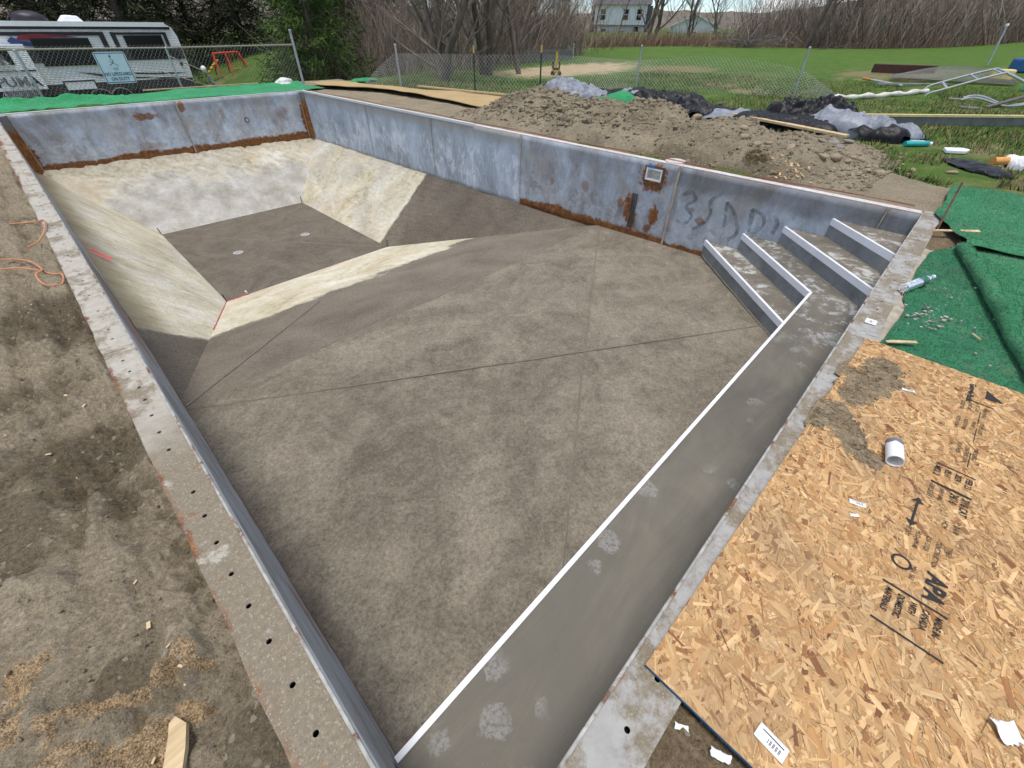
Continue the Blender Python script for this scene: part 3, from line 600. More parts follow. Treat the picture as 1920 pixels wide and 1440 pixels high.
# ------------------------------------------------------------------ terrain
def terrain(x, y):
    x = np.asarray(x, float); y = np.asarray(y, float)
    k = .013 + .025 * np.exp(-np.maximum(y, 0) / 4)
    rise = np.maximum(x - 14, 0) * k * sst(x, 14, 24); rise = np.minimum(rise, 1.5 + .02 * np.maximum(x - 60, 0))
    drop = -1.85 * sst(y, 16.6, 22) * sst(x, 17, 8)
    und = fbm(x, y, .12, 3, 77) * .10 * sst(np.hypot(x - 3, y - 7), 11, 20)
    near = -.16 * sst(x, 6.5, 5.8) * sst(y, 17.5, 16.5) * sst(np.abs(x), 30, 8)
    return rise + drop + und + near - .055
def soil_mat(name, dry=(.30, .252, .178), damp_shade=(.10, .080, .052), sand=(.36, .25, .14)):
    g = G(name); a_d, a_s = g.attr("damp_shade"), g.attr("sand")  # first mask: damp patches plus shade painted into hollows
    n1 = g.noise(1.7, 7, .66, .5); n2 = g.noise(9, 7, .7, .4); n3 = g.noise(60, 5, .75); n4 = g.noise(190, 3, .7)
    m = g.add(g.mul(n1, .4), g.add(g.mul(n2, .3), g.mul(n3, .3)))
    c = g.ramp(m, [(.33, tuple(k * .62 for k in dry)), (.47, tuple(k * .88 for k in dry)), (.62, tuple(k * 1.14 for k in dry))])
    c = g.mix(g.mul(g.ss(g.add(a_d, g.mul(g.math('SUBTRACT', n2, .5), .9)), .25, .95), .85), c, g.ramp(n3, [(.3, tuple(k * .75 for k in damp_shade)), (.7, tuple(k * 1.35 for k in damp_shade))]))
    sm = g.mul(g.ss(g.add(a_s, g.mul(g.math('SUBTRACT', n2, .5), 1.3)), .3, .95), .85)
    vc = g.voro(260, out='Color'); bw = g.n("ShaderNodeRGBToBW"); g.t.links.new(vc, bw.inputs[0])
    c = g.mix(sm, c, g.ramp(bw.outputs[0], [(.2, tuple(k * .38 for k in sand)), (.5, sand), (.85, tuple(min(1, k * 1.45) for k in sand))]))
    c = g.mix(.7, c, g.mix(1, c, g.ramp(g.add(g.mul(n3, .5), g.mul(n4, .5)), [(.34, (.32,) * 3), (.5, (1,) * 3), (.66, (1.7,) * 3)]), 'MULTIPLY'))
    pv = g.voro(70, out='Color'); pb = g.n("ShaderNodeRGBToBW"); g.t.links.new(pv, pb.inputs[0])
    c = g.mix(g.mul(g.ss(pb.outputs[0], .86, .9), .5), c, (.42, .38, .31))
    return g.out(c, .95, 0, g.bump(g.add(n3, g.mul(n4, .6)), 1., .012), spec=.12)
M_SOIL = soil_mat("bare_soil")
M_SOIL_R = soil_mat("dug_soil", (.275, .232, .163), (.115, .094, .063))
M_SANDY = soil_mat("spilled_sand", (.30, .235, .152), (.22, .165, .105))
M_GRAVEL = soil_mat("gravel_soil", (.21, .16, .10), (.095, .07, .044))
def spaced(a, b, d0, d1):
    """coordinates from a to b, step growing from d0 to d1"""
    out = [a]; s = 1 if b > a else -1; L = abs(b - a)
    while abs(out[-1] - a) < L:
        t = abs(out[-1] - a) / L; out.append(out[-1] + s * (d0 + (d1 - d0) * t))
    out[-1] = b; return np.array(out)
# lawn: one sheet to the horizon with the pool cut out
def _lawn_mat():
    g = G("spring_lawn"); x, y, z = g.xyz
    n1 = g.noise(.33, 6, .6, .5); n2 = g.noise(1.9, 6, .68); n3 = g.noise(14, 5, .75); n4 = g.noise(70, 4, .7)
    far = g.ss(g.add(x, g.mul(n1, 14)), 26, 38)
    green = g.ramp(g.add(g.mul(n2, .5), g.mul(n3, .5)), [(.32, (.034, .068, .011)), (.5, (.062, .115, .018)), (.68, (.098, .15, .03))])
    fg = g.ramp(g.add(g.mul(n2, .5), g.mul(n3, .5)), [(.32, (.048, .090, .016)), (.5, (.072, .135, .022)), (.68, (.095, .165, .032))])
    green = g.mix(far, green, fg)
    tan_ = g.ramp(n3, [(.3, (.16, .125, .065)), (.7, (.27, .215, .125))])
    d = g.mul(g.ss(g.add(g.mul(n1, .55), g.mul(n2, .45)), .50, .64), g.math('SUBTRACT', 1.0, g.mul(far, .85)))
    c = g.mix(g.mul(d, g.add(.55, g.mul(g.ss(x, 14.5, 11.5), .3))), green, tan_)
    lay = g.spot((18.6, 14.4, 0), (6.0, 2.8, 1e3))                # straw-covered patch beyond the fence
    c = g.mix(g.ss(g.add(lay, g.mul(g.math('SUBTRACT', n2, .5), 1.1)), .05, .55), c, g.ramp(g.add(g.mul(n3, .5), g.mul(n2, .5)), [(.35, (.30, .225, .13)), (.6, (.47, .375, .235))]))
    for q in ((17.6, 7.0, 1.0, .35), (16.6, 5.6, 1.1, .3), (22, 11, 3, .6), (23.5, 3.2, 3.0, .6)):
        c = g.mix(g.mul(g.ss(g.add(g.spot((q[0], q[1], 0), (q[2], q[2] * .8, 1e3)), g.mul(g.math('SUBTRACT', n2, .5), 1.6)), .1, .5), .7), c, tan_)
    c = g.mix(.4, c, g.mix(1, c, g.ramp(n4, [(.3, (.45,) * 3), (.7, (1.5,) * 3)]), 'MULTIPLY'))
    return g.out(c, .9, 0, g.bump(g.add(n3, n4), .5, .02), spec=.15)
M_LAWN = _lawn_mat()
xs = np.concatenate([-spaced(.2, 60, 1.2, 9)[::-1], np.linspace(-.1, 6.34, 9), spaced(6.4, 40, .18, 1.0)[0:], spaced(41, 320, 2., 30)])
ys = np.concatenate([-spaced(.2, 60, .3, 9)[::-1], np.linspace(-.1, 14.3, 12), spaced(14.35, 50, .3, 1.5), spaced(52, 320, 3., 30)])
XX, YY = np.meshgrid(xs, ys, indexing='ij'); ZZ = terrain(XX, YY)
lawn = obj("lawn", gridm("lawn", XX, YY, ZZ, True, keep=lambda c: ~((c[:, 0] > -.1) & (c[:, 0] < 6.34) & (c[:, 1] > -.1) & (c[:, 1] < 14.3))), M_LAWN); tag(lawn, kind="structure")

# dirt strip on the left, very close to the camera
GLx = np.concatenate([-spaced(.139, .95, .0065, .012), -spaced(.97, 7, .03, .5)]); GLy = np.concatenate([spaced(-1.0, .3, .05, .01), spaced(.31, 2.2, .0075, .012), spaced(2.22, 16.6, .014, .12)])
X, Y = np.meshgrid(GLx, GLy, indexing='ij')
warp = fbm(X, Y, 2.2, 3, 5) * .16
Z = -.045 + .085 * fbm(X + warp, Y * .75, 2.6, 5, 12, .52) + .036 * fbm(X, Y, 11, 5, 31, .58) + .013 * fbm(X, Y, 45, 4, 41, .7) - .04 * np.clip(ridged(X + warp * .5, Y, 5.5, 2, 55) - .78, 0, 1) / .22
Z += .07 * (ridged(X * 1.2, Y * .9, 3.2, 4, 9) - .6) + .05 * np.maximum(0, fbm(X, Y, 7.5, 4, 93) - .1) - .035 * np.exp(-((X + .33 + .05 * np.sin(Y * 3)) / .035) ** 2) * sst(Y, 1.1, 1.5) - .03 * np.exp(-((X + .47 + .04 * np.sin(Y * 2.3)) / .03) ** 2) * sst(Y, 1.3, 1.7)
dig = sst(X, -.62, -.16) * np.exp(-((Y - 3.75) / .42) ** 2); Z -= .07 * dig * (.7 + .6 * fbm(X, Y, 5, 3, 3))
dig2 = np.exp(-((X + .35) / .3) ** 2) * np.exp(-((Y - 2.25) / .22) ** 2); Z -= .045 * dig2
pads = np.zeros_like(X); sandm = np.zeros_like(X); damp_shade = .22 + .75 * fbm(X, Y, 2.1, 4, 8) + .9 * dig + .7 * dig2  # both dug pits also darkened here, painting the shade inside them
for (px, py, rx, ry) in ((-.62, 1.90, .13, .30), (-.42, 1.06, .10, .10), (-.20, .60, .12, .14)):
    k = sst(1 - np.hypot((X - px) / rx, (Y - py) / ry) + .35 * fbm(X, Y, 9, 3, 14), 0, .25); pads = np.maximum(pads, k)
for (px, py, rx, ry, h) in ((-.262, .965, .050, .075, .085), (-.300, .985, .035, .04, .035), (-.335, .965, .045, .05, .070), (-.40, .98, .05, .035, .03), (-.47, 1.0, .06, .04, .028), (-.56, 1.05, .07, .05, .03), (-.66, 1.1, .08, .06, .035), (-.40, .82, .13, .10, .02), (-.58, .92, .10, .07, .012), (-.62, 1.24, .06, .12, .02)):
    d_ = 1 - np.hypot((X - px) / rx, (Y - py) / ry); k = sst(d_ + .5 * fbm(X, Y, 17, 3, 19), 0, .8); Z += h * k; sandm = np.maximum(sandm, sst(d_ + .6 * fbm(X, Y, 22, 3, 29), -.1, .5))
Z = Z * (1 - pads) + (-.052 + .003 * fbm(X, Y, 7, 2, 6)) * pads; damp_shade = np.maximum(damp_shade, pads * .8)
trk = (sst(X, -.455, -.44) * sst(X, -.345, -.36) * sst(Y, 1.2, 1.25) * sst(Y, 1.66, 1.5))          # tyre print
Z = Z * (1 - .8 * trk) + trk * (-.046 + .007 * np.sign(np.sin((Y + np.abs(X + .4) * .8) * 120)) * (np.abs(np.sin((X + .4) * 75)) > .25)) * .8; damp_shade = damp_shade - .5 * trk
clod = sst(vnoise(X * 26, Y * 26, 91) * vnoise(X * 9, Y * 9, 92), .42, .62); Z += .016 * clod * (1 - pads) * (1 - trk)
damp_shade = damp_shade - 10 * (Z + .045) * .6  # low soil coloured darker: painted shade of the hollows
Z = np.minimum(Z, .03 * sst(-X, .16, .30) - .012 - .03 * sst(-X, .17, .14)); Z[-1, :] = -.2; Z[:, -1] = -.2
me = gridm("dirt_ground", X, Y, Z); attr(me, "damp_shade", np.clip(damp_shade, 0, 1)); attr(me, "sand", sandm)
tag(obj("dirt_ground", me, M_SOIL), kind="structure")
rut = None
# gravelly strip beyond the near rim, under and around the board
X, Y = np.meshgrid(np.concatenate([spaced(-.6, .3, .05, .012), spaced(.31, 1.4, .008, .012), spaced(1.45, 7.6, .04, .05)]), np.concatenate([-spaced(.154, .7, .007, .012), -spaced(.72, 6, .04, .3)]), indexing='ij')
Z = -.045 + .02 * fbm(X, Y, 3, 4, 22) + .006 * fbm(X, Y, 30, 4, 23) + .010 * sst(vnoise(X * 45, Y * 45, 6) * vnoise(X * 14, Y * 14, 7), .42, .6)
me = gridm("gravel_ground", X, Y, np.minimum(Z, -.014)); attr(me, "damp_shade", .3 + .4 * fbm(X, Y, 4, 3, 5)); attr(me, "sand", np.zeros(X.size))
tag(obj("gravel_ground", me, M_GRAVEL), kind="structure")

# dug bank and spoil heap along the right wall
bx = np.concatenate([spaced(6.335, 9.2, .028, .035), spaced(9.25, 12.2, .05, .1)]); by = np.concatenate([spaced(-.35, 8.4, .033, .036), spaced(8.45, 17.0, .06, .12)])
X, Y = np.meshgrid(bx, by, indexing='ij')
def bump_(px, py, rx, ry, h, p=1.4): return h * np.exp(-(((X - px) / rx) ** 2 + ((Y - py) / ry) ** 2) ** p)
H = np.maximum.reduce([bump_(7.85, 6.5, .85, 1.15, .40), bump_(7.95, 5.35, .95, 1.0, .30), bump_(8.0, 4.25, .85, .85, .40), bump_(8.2, 3.1, 1.1, 1.1, .25), bump_(8.6, 1.9, 1.2, 1.0, .15), bump_(8.3, 7.2, .8, .8, .22)])
H = H + .10 * np.exp(-((X - 7.5) / 1.2) ** 2) * sst(Y, 9, 7) * sst(Y, .9, 2.)
rough = sst(Y, 9.2, 7.4) * sst(Y, .75, 1.5) * sst(X, 10.2, 8.9)
H += rough * (.12 * fbm(X, Y, 2.6, 5, 61, .62) + .05 * (ridged(X, Y, 7, 3, 62) - .5)) + (.012 * fbm(X, Y, 5, 4, 63))
tren = np.exp(-((X - 6.62) / .20) ** 2) * (np.exp(-((Y - 3.35) / .55) ** 2) + np.exp(-((Y - 2.15) / .6) ** 2) + .4 * np.exp(-((Y - 4.6) / .5) ** 2)); H -= .22 * np.clip(tren, 0, 1)
wallcut = sst(X, 6.36, 6.9); Z = -.035 + H * (wallcut * .85 + .15)
edge = sst(X + .7 * fbm(X, Y, 1.4, 4, 66) + .25 * fbm(X, Y, 6, 3, 67), 9.2, 10.0) * 1. + sst(-Y + .2 * fbm(X, Y, 3, 3, 68), .1, .3)
edge = np.maximum(edge, sst(X + .3 * fbm(X, Y, 1.6, 4, 69), 7.7, 8.5) * sst(Y, 1.1, .5)); edge = np.maximum(edge, sst(X - .35 * (Y - 9) * 0 + .3 * fbm(X, Y, 1.6, 4, 69), 8.6, 9.3) * sst(Y, 8.6, 9.6))
base = terrain(X, Y); Z = Z * (1 - np.clip(edge, 0, 1)) + (base - .06) * np.clip(edge, 0, 1); Z[:, 0] -= .1; Z[0, :] = np.minimum(Z[0, :], -.05)
BANK_X, BANK_Y, BANK_Z = bx, by, Z
me = gridm("dirt_bank", X, Y, Z); attr(me, "damp_shade", .15 + .5 * fbm(X, Y, 2.2, 4, 71) + .9 * np.clip(tren, 0, 1) + .25 * rough); attr(me, "sand", np.zeros(X.size))  # trench term paints its shade into the soil colour; rest is damp
tag(obj("dirt_bank", me, M_SOIL_R), kind="structure")
def bank_z(x, y):
    i = min(len(bx) - 2, max(0, np.searchsorted(bx, x) - 1)); j = min(len(by) - 2, max(0, np.searchsorted(by, y) - 1)); return max(float(BANK_Z[i, j]), float(terrain(x, y)))

def bank_z_v(x, y): return np.array([bank_z(a, b) for a, b in zip(x, y)])
# ------------------------------------------------------------------ clods and stones
def stone_mesh(name, seed, sub=2, flat=.7, jit=.28):
    bm = bmesh.new(); bmesh.ops.create_icosphere(bm, subdivisions=sub, radius=1)
    for v in bm.verts:
        n_ = v.co.copy(); v.co *= 1 + jit * mn.noise(n_ * 1.3 + Vector((seed * 7.1, 0, 0))) + .10 * mn.noise(n_ * 3.1 + Vector((0, seed * 3.3, 0)))
        v.co.z *= flat
    me = bpy.data.meshes.new(name); bm.to_mesh(me); bm.free(); me.polygons.foreach_set("use_smooth", [True] * len(me.polygons)); return me
def _stonemat(name, a, b):
    g = G(name); info = g.n("ShaderNodeObjectInfo"); n = g.noise(2.2, 6, .7); n2 = g.noise(9, 4, .7)
    c = g.ramp(n, [(.3, a), (.7, b)]); c = g.mix(g.mul(info.outputs['Random'], .5), c, tuple(k * .62 for k in b))
    return g.out(c, .85, 0, g.bump(g.add(n, g.mul(n2, .5)), .4, .15))
M_STONE = _stonemat("tan_stone", (.26, .20, .13), (.47, .38, .26)); M_STONE_G = _stonemat("grey_stone", (.20, .18, .155), (.38, .35, .30))
SM = [stone_mesh("stone", k, 2) for k in range(6)]
for m_ in SM: m_.materials.append(M_STONE)
SMG = [stone_mesh("stone", k + 20, 2, .6) for k in range(4)]
for m_ in SMG: m_.materials.append(M_STONE_G)
ORD = ("first", "second", "third", "fourth", "fifth", "sixth", "seventh", "eighth", "ninth", "tenth", "eleventh", "twelfth", "thirteenth", "fourteenth", "fifteenth", "sixteenth")
def seen_x(x, y, z=0.):
    p = cam_o.matrix_world.inverted() @ Vector((x, y, z)); return p.x / -p.z
def stones(spots, label, group, ms=SM, cat="stone"):
    base = label
    for k_, (x, y, s) in enumerate(sorted(spots, key=lambda q: seen_x(q[0], q[1]))):
        label = "%s, %s from the left" % (base, ORD[k_])
        o = obj("stone", RND.choice(ms)); o.location = (x, y, bank_z(x, y) + s * .22); o.scale = (s * RND.uniform(.85, 1.35), s * RND.uniform(.7, 1.), s * RND.uniform(.75, 1.)); o.rotation_euler = (RND.uniform(-.3, .3), RND.uniform(-.3, .3), RND.uniform(0, 6.3))
        tag(o, label, cat, group)
stones([(8.1, 3.45, .085), (8.45, 2.85, .05), (8.35, 2.72, .045), (7.95, 2.60, .075), (7.55, 2.42, .07), (7.55, 2.22, .065), (7.75, 2.12, .05), (7.62, 1.78, .065), (8.35, 3.95, .06), (7.55, 3.05, .03), (7.5, 4.6, .04), (7.35, 5.6, .04)],
       "tan stone sitting singly on the spoil heap beside the pool", "tan stones on the spoil heap")
stones([(7.65, 1.35, .06), (7.86, 1.24, .085), (7.93, 1.09, .05), (8.16, 1.07, .05), (8.24, .99, .06), (7.81, .81, .06), (7.78, .65, .075), (7.7, 1.0, .045), (7.55, 1.15, .04), (8.05, .85, .045), (7.6, .85, .035), (8.35, .8, .04), (7.95, .62, .04), (7.5, .75, .03)],
       "tan stone in the row where the dirt bank meets grass", "tan stones along the dirt edge")
stones([(8.95, 1.55, .07), (8.75, 1.5, .09), (8.85, 1.32, .06), (8.6, 1.62, .06), (9.1, 1.4, .05), (8.55, 1.35, .08)], "pale grey rubble stone heaped at the end of the spoil bank", "pale rubble stones", SMG)
stones([(8.17, .38, .05), (8.57, .39, .035), (8.77, -.02, .055), (8.5, .55, .03), (8.85, .55, .028), (9.6, .95, .03), (9.7, .7, .025)], "small pale stone lying loose in the grass", "loose stones in the grass")
# clods: far too many to count
_ico = bmesh.new(); bmesh.ops.create_icosphere(_ico, subdivisions=1, radius=1); ICOV = np.array([v.co[:] for v in _ico.verts]); ICOF = np.array([[v.index for v in f.verts] for f in _ico.faces]); _ico.free()
def clods(name, P, S, mat, seed, parent=None, smooth=True):
    r = np.random.default_rng(seed); n = len(P)
    V = ICOV[None] * (1 + .75 * (r.random((n, 12, 1)) - .5)); V = V * (S[:, None, None] * (.65 + .7 * r.random((n, 1, 3))))
    a = r.random(n) * 6.28; ca, sa = np.cos(a)[:, None], np.sin(a)[:, None]; V = np.stack([V[..., 0] * ca - V[..., 1] * sa, V[..., 0] * sa + V[..., 1] * ca, V[..., 2] * .8], -1) + P[:, None, :]
    F = ICOF[None] + (np.arange(n) * 12)[:, None, None]
    me = mesh(name, V.reshape(-1, 3), F.reshape(-1, 3), smooth); attr(me, "damp_shade", np.repeat(r.random(n) * .6, 12)); attr(me, "sand", np.zeros(n * 12))
    return tag(obj(name, me, mat, parent), kind="stuff")
r_ = np.random.default_rng(5); n = 24000
cx = 6.6 + 3.2 * r_.random(n) ** .9; cy = .6 + 7.6 * r_.random(n); dens = fbm(cx, cy, 1.1, 3, 33) + .5 + .9 * np.exp(-((cy - 6.2) / 1.2) ** 2) + .5 * np.exp(-((cx - 8) / .7) ** 2)
k = r_.random(n) < np.clip(dens * .75, 0, 1) * sst(cx, 9.9, 8.8); cx, cy = cx[k], cy[k]; up = .5 + .6 * sst(cy, 3.2, 5.0) * sst(bank_z_v(cx, cy), .05, .2); S = .004 + (.055 * r_.random(len(cx)) ** 6 + .012 * r_.random(len(cx)) ** 2) * up
P = np.stack([cx, cy, np.array([bank_z(a, b) for a, b in zip(cx, cy)]) + S * .2], 1); clods("dirt_clods", P, S, M_SOIL_R, 6, smooth=False)
tag(bpy.data.objects["dirt_clods"], "loose clods and crumbs of soil over the spoil heap", "dirt")
n = 2400; cx = -.145 - .75 * r_.random(n) ** 1.3; cy = .3 + 5 * r_.random(n) ** 1.5
S = .001 + .006 * r_.random(n) ** 6; gi = np.clip(np.searchsorted(-GLx, -cx), 0, len(GLx) - 1); gj = np.clip(np.searchsorted(GLy, cy), 0, len(GLy) - 1)
LZ = np.array(bpy.data.objects["dirt_ground"].data.vertices.__len__() and [0]) ; co = np.empty(len(GLx) * len(GLy) * 3); bpy.data.objects["dirt_ground"].data.vertices.foreach_get("co", co); LZ = co.reshape(len(GLx), len(GLy), 3)[..., 2]
o = clods("soil_pebbles", np.stack([cx, cy, LZ[gi, gj] + S * .3], 1), S, M_SOIL, 7); tag(o, "fine pebbles and crumbs on the left dirt strip", "pebbles")
n = 900; cx = .3 + .75 * r_.random(n); cy = -.16 - .5 * r_.random(n); S = .002 + .010 * r_.random(n) ** 4
o = clods("gravel_pebbles", np.stack([cx, cy, np.full(n, -.035)], 1), S, M_GRAVEL, 8); tag(o, "brown pebbles on the ground beside the board", "pebbles")
def left_z(x, y): return float(LZ[min(len(GLx) - 1, np.searchsorted(-GLx, -x)), min(len(GLy) - 1, np.searchsorted(GLy, y))])

# ------------------------------------------------------------------ oriented strand board
def _strand():
    g = G("wood_strand"); c = g.attr("col", True); uv = g.tc.outputs['UV']
    n = g.noise(1., 5, .6, v=g.vec((6, 60, 1), v=uv)); c = g.mix(.55, c, g.mix(1, c, g.ramp(n, [(.3, (.62, .56, .5)), (.7, (1.22, 1.24, 1.25))]), 'MULTIPLY'))
    c = g.mix(g.mul(g.ss(g.noise(2.1, 5, .6), .52, .7), .35), c, (.19, .145, .095))
    return g.out(c, .62, 0, g.bump(n, .2, .002), spec=.3)
M_STRAND = _strand()
OSB = empty("strand_board", (.672, -.036, 0), math.radians(-1.6), "large oriented strand board sheet laid over the pool's near rim", "board")
BL_, BW_ = 2.44, 1.22; ZB = .018
MB().box(0, BL_, -BW_, 0, ZB - .0115, ZB - .001).build("board_core", plain("osb_core", (.40, .255, .125), .8, sc=30), OSB)
MB().box(-.0015, .0, -BW_, 0, ZB - .0115, ZB - .0005).build("painted_edge", plain("blue_edge_seal", (.02, .09, .17), .6, sc=20, var=.4), OSB)
r_ = np.random.default_rng(21); n = 21000
L_ = .012 + .075 * r_.random(n) ** 1.7; w_ = .002 + .020 * r_.random(n) ** 2.2; fin = r_.random(n) < .45; L_[fin] *= .55; w_[fin] *= .5; big = r_.random(n) < .03; L_[big] *= 1.5; w_[big] *= 2.0
th = .35 + r_.normal(0, .75, n) + np.where(r_.random(n) < .3, r_.normal(0, 1.2, n), 0)
cx, cy = r_.random(n) * BL_, -r_.random(n) * BW_
ca, sa = np.cos(th), np.sin(th); s1, s2 = r_.uniform(-.5, .5, n), r_.uniform(-.5, .5, n)
loc = np.stack([np.stack([-L_ / 2, -w_ / 2 * (1 + s1)], 1), np.stack([L_ / 2 * (1 + .25 * s2), -w_ / 2], 1), np.stack([L_ / 2, w_ / 2 * (1 + s2)], 1), np.stack([-L_ / 2 * (1 + .2 * s1), w_ / 2], 1)], 1)
px = np.clip(cx[:, None] + loc[..., 0] * ca[:, None] - loc[..., 1] * sa[:, None], 0, BL_); py = np.clip(cy[:, None] + loc[..., 0] * sa[:, None] + loc[..., 1] * ca[:, None], -BW_, 0)
zz = ZB + np.linspace(0, .0016, n)[:, None] + r_.normal(0, .00012, (n, 4))
pal = np.array([(.60, .405, .20), (.52, .325, .145), (.67, .48, .26), (.44, .25, .105), (.31, .155, .065), (.55, .36, .18), (.21, .095, .045), (.62, .43, .22), (.47, .285, .13)])
ci = r_.choice(len(pal), n, p=[.17, .15, .14, .12, .07, .12, .03, .11, .09]); colr = pal[ci] * (.72 + .28 * r_.random((n, 1))) * np.array([[1.02, .96, .90]])
me = mesh("wood_strands", np.stack([px, py, zz], -1).reshape(-1, 3), np.arange(n * 4).reshape(n, 4)); cattr(me, "col", np.repeat(colr, 4, 0))
uvl = me.uv_layers.new(name="UVMap"); ru = r_.random((n, 2)) * 20
uvs = np.stack([loc[..., 0] + ru[:, :1], loc[..., 1] + ru[:, 1:]], -1).reshape(-1, 2); uvl.data.foreach_set("uv", uvs.astype(np.float32).ravel())
tag(obj("wood_strands", me, M_STRAND, OSB), kind="stuff")
# printed stamp (text reads towards the camera end)
def _ink():
    g = G("stamp_ink"); n = g.noise(46, 5, .75); n2 = g.noise(7, 3); return g.out((.028, .026, .026), .8, alpha=g.ss(g.add(g.mul(n, .7), g.mul(n2, .3)), .30, .43))
M_INK = _ink()
def stamp(s, x, y, size, sx=1., bold=0.): return text("printed_text", s, size, M_INK, OSB, (x - .672, y + .036, ZB + .0032), (0, 0, math.pi), sx, bold=bold)
def inkbar(x0, x1, y0, y1): MB().box(x0 - .672, x1 - .672, y0 + .036, y1 + .036, ZB + .0030, ZB + .0031).build("printed_line", M_INK, OSB)
stamp("Georgia-Pacific", 3.02, -.535, .034, .95, .0012)
MB().add([(3.005 - .672, -.565, ZB + .003), (2.915 - .672, -.565, ZB + .003), (2.93 - .672, -.635, ZB + .003)], [(0, 1, 2)]).build("printed_logo", M_INK, OSB)
inkbar(2.845, 2.85, -.64, -.535)
for x, ls in ((2.82, ("SIZED FOR", "SPACING", "PS 2-10", "SHEATHING")), (2.66, ("FLOOR SPAN", "ROOF SPAN", "PANEL", "SUBFLOOR")), (2.45, ("1 1/8 in", "REVIEWED", "CONSTRUCTION", "THICKNESS"))):
    for i, l in enumerate(ls): stamp(l, x, -.52 - .028 * i, .021, .85)
    inkbar(x - .16, x - .05, -.598, -.595)
inkbar(2.225, 2.231, -.63, -.50)
for i, l in enumerate(("MILL 2", "05:11", "2024", "FEB 23")): stamp(l, 2.21, -.50 - .034 * i, .030, .8, .0006)
inkbar(2.085, 2.097, -.63, -.50)
for i, l in enumerate(("EXPOSURE 1", "SHEATHING", "24/16", "7/16 CAT")): stamp(l, 2.075, -.50 - .034 * i, (.024, .02, .036, .036)[i], .75, .0008 if i > 1 else 0)
for i, l in enumerate(("HCM", "0.418")): stamp(l, 1.90, -.565 - .034 * i, .026, .8)
inkbar(1.80, 1.93, -.487, -.479)
for x, s_ in ((1.94, 1), (1.79, -1)): MB().add([(x + .012 * s_ - .672, -.447, ZB + .003), (x - .018 * s_ - .672, -.466, ZB + .003), (x - .018 * s_ - .672, -.428, ZB + .003)], [(0, 1, 2)] if s_ > 0 else [(0, 2, 1)]).build("printed_arrow", M_INK, OSB)
for i, l in enumerate(("PS 2-10", "HUD-UM-40", "CSA O325", "CONSTRUCTION", "TYPE 1")): stamp(l, 1.775, -.475 - .030 * i, .022, .8)
ring("printed_seal", (1.585 - .672, -.455, ZB + .003), .022, .030, 'z', .0002, M_INK, OSB)
stamp("APA", 1.61, -.565, .075, .85, .003); stamp("MILL 563", 1.60, -.52, .02, .9)
inkbar(1.462, 1.470, -.635, -.46)
for i, l in enumerate(("MATERIALS", "DOMESTIC", "WITH", "CANADA", "MADE IN")): stamp(l, 1.45, -.475 - .033 * i, .026, .75, .0006)
inkbar(1.30, 1.307, -.645, -.46)
# sand spilled on the board: thin heap of grains
def spill(name, blobs, n, seed, label):
    r = np.random.default_rng(seed); w = np.array([b[2] * b[3] for b in blobs]); w /= w.sum(); c = r.choice(len(blobs), n, p=w); B_ = np.array(blobs)
    t, q = r.random(n) * 6.283, r.random(n) ** .62; x = B_[c, 0] + np.cos(t) * q * B_[c, 2]; y = B_[c, 1] + np.sin(t) * q * B_[c, 3]
    k = fbm(x, y, 16, 3, seed) > -.35 + .4 * q; k &= y < -.066; x, y, q = x[k], y[k], q[k]
    S = .0009 + .0016 * r.random(len(x)) + .006 * r.random(len(x)) ** 22
    gx, gy = np.meshgrid(np.arange(B_[:, 0].min() - .15, B_[:, 0].max() + .15, .005), np.arange(B_[:, 1].min() - .12, B_[:, 1].max() + .12, .005), indexing='ij'); cov = np.full(gx.shape, -9.)
    for b in blobs: cov = np.maximum(cov, 1 - np.hypot((gx - b[0]) / b[2], (gy - b[1]) / b[3]))
    cov = cov + .30 * fbm(gx, gy, 14, 4, seed) + .22 * fbm(gx, gy, 45, 3, seed + 4); gz = ZB + .0035 + np.minimum(.010 * np.minimum(cov - .36, .5), .0016) + .0008 * fbm(gx, gy, 90, 2, seed + 8)
    sm_ = gridm("sand_layer", gx, gy, gz, keep=lambda c: (c[:, 2] > ZB - .004) & (c[:, 1] < -.062)); attr(sm_, "damp_shade", .3 * np.ones(gx.size)); attr(sm_, "sand", np.zeros(gx.size))
    o = clods(name, np.stack([x, y, ZB + .0015 + S * .4 + .004 * (1 - q)], 1), S, M_SANDY, seed); obj("sand_layer", sm_, M_SANDY, o); return tag(o, label, "sand")
spill("sand_spill", [(2.83, -.245, .11, .10), (2.72, -.25, .10, .13), (2.62, -.22, .10, .12), (2.52, -.19, .11, .09), (2.45, -.18, .08, .07), (2.66, -.12, .06, .05)], 5000, 3, "sand spilled on the board toward its far corner")
spill("sand_spill", [(2.28, -.135, .07, .08), (2.20, -.14, .09, .10), (2.16, -.22, .10, .07), (2.08, -.26, .09, .05), (2.04, -.31, .06, .05), (2.03, -.35, .05, .04), (2.12, -.10, .05, .04)], 5000, 4, "sand spilled on the board leading up to the pipe offcut")

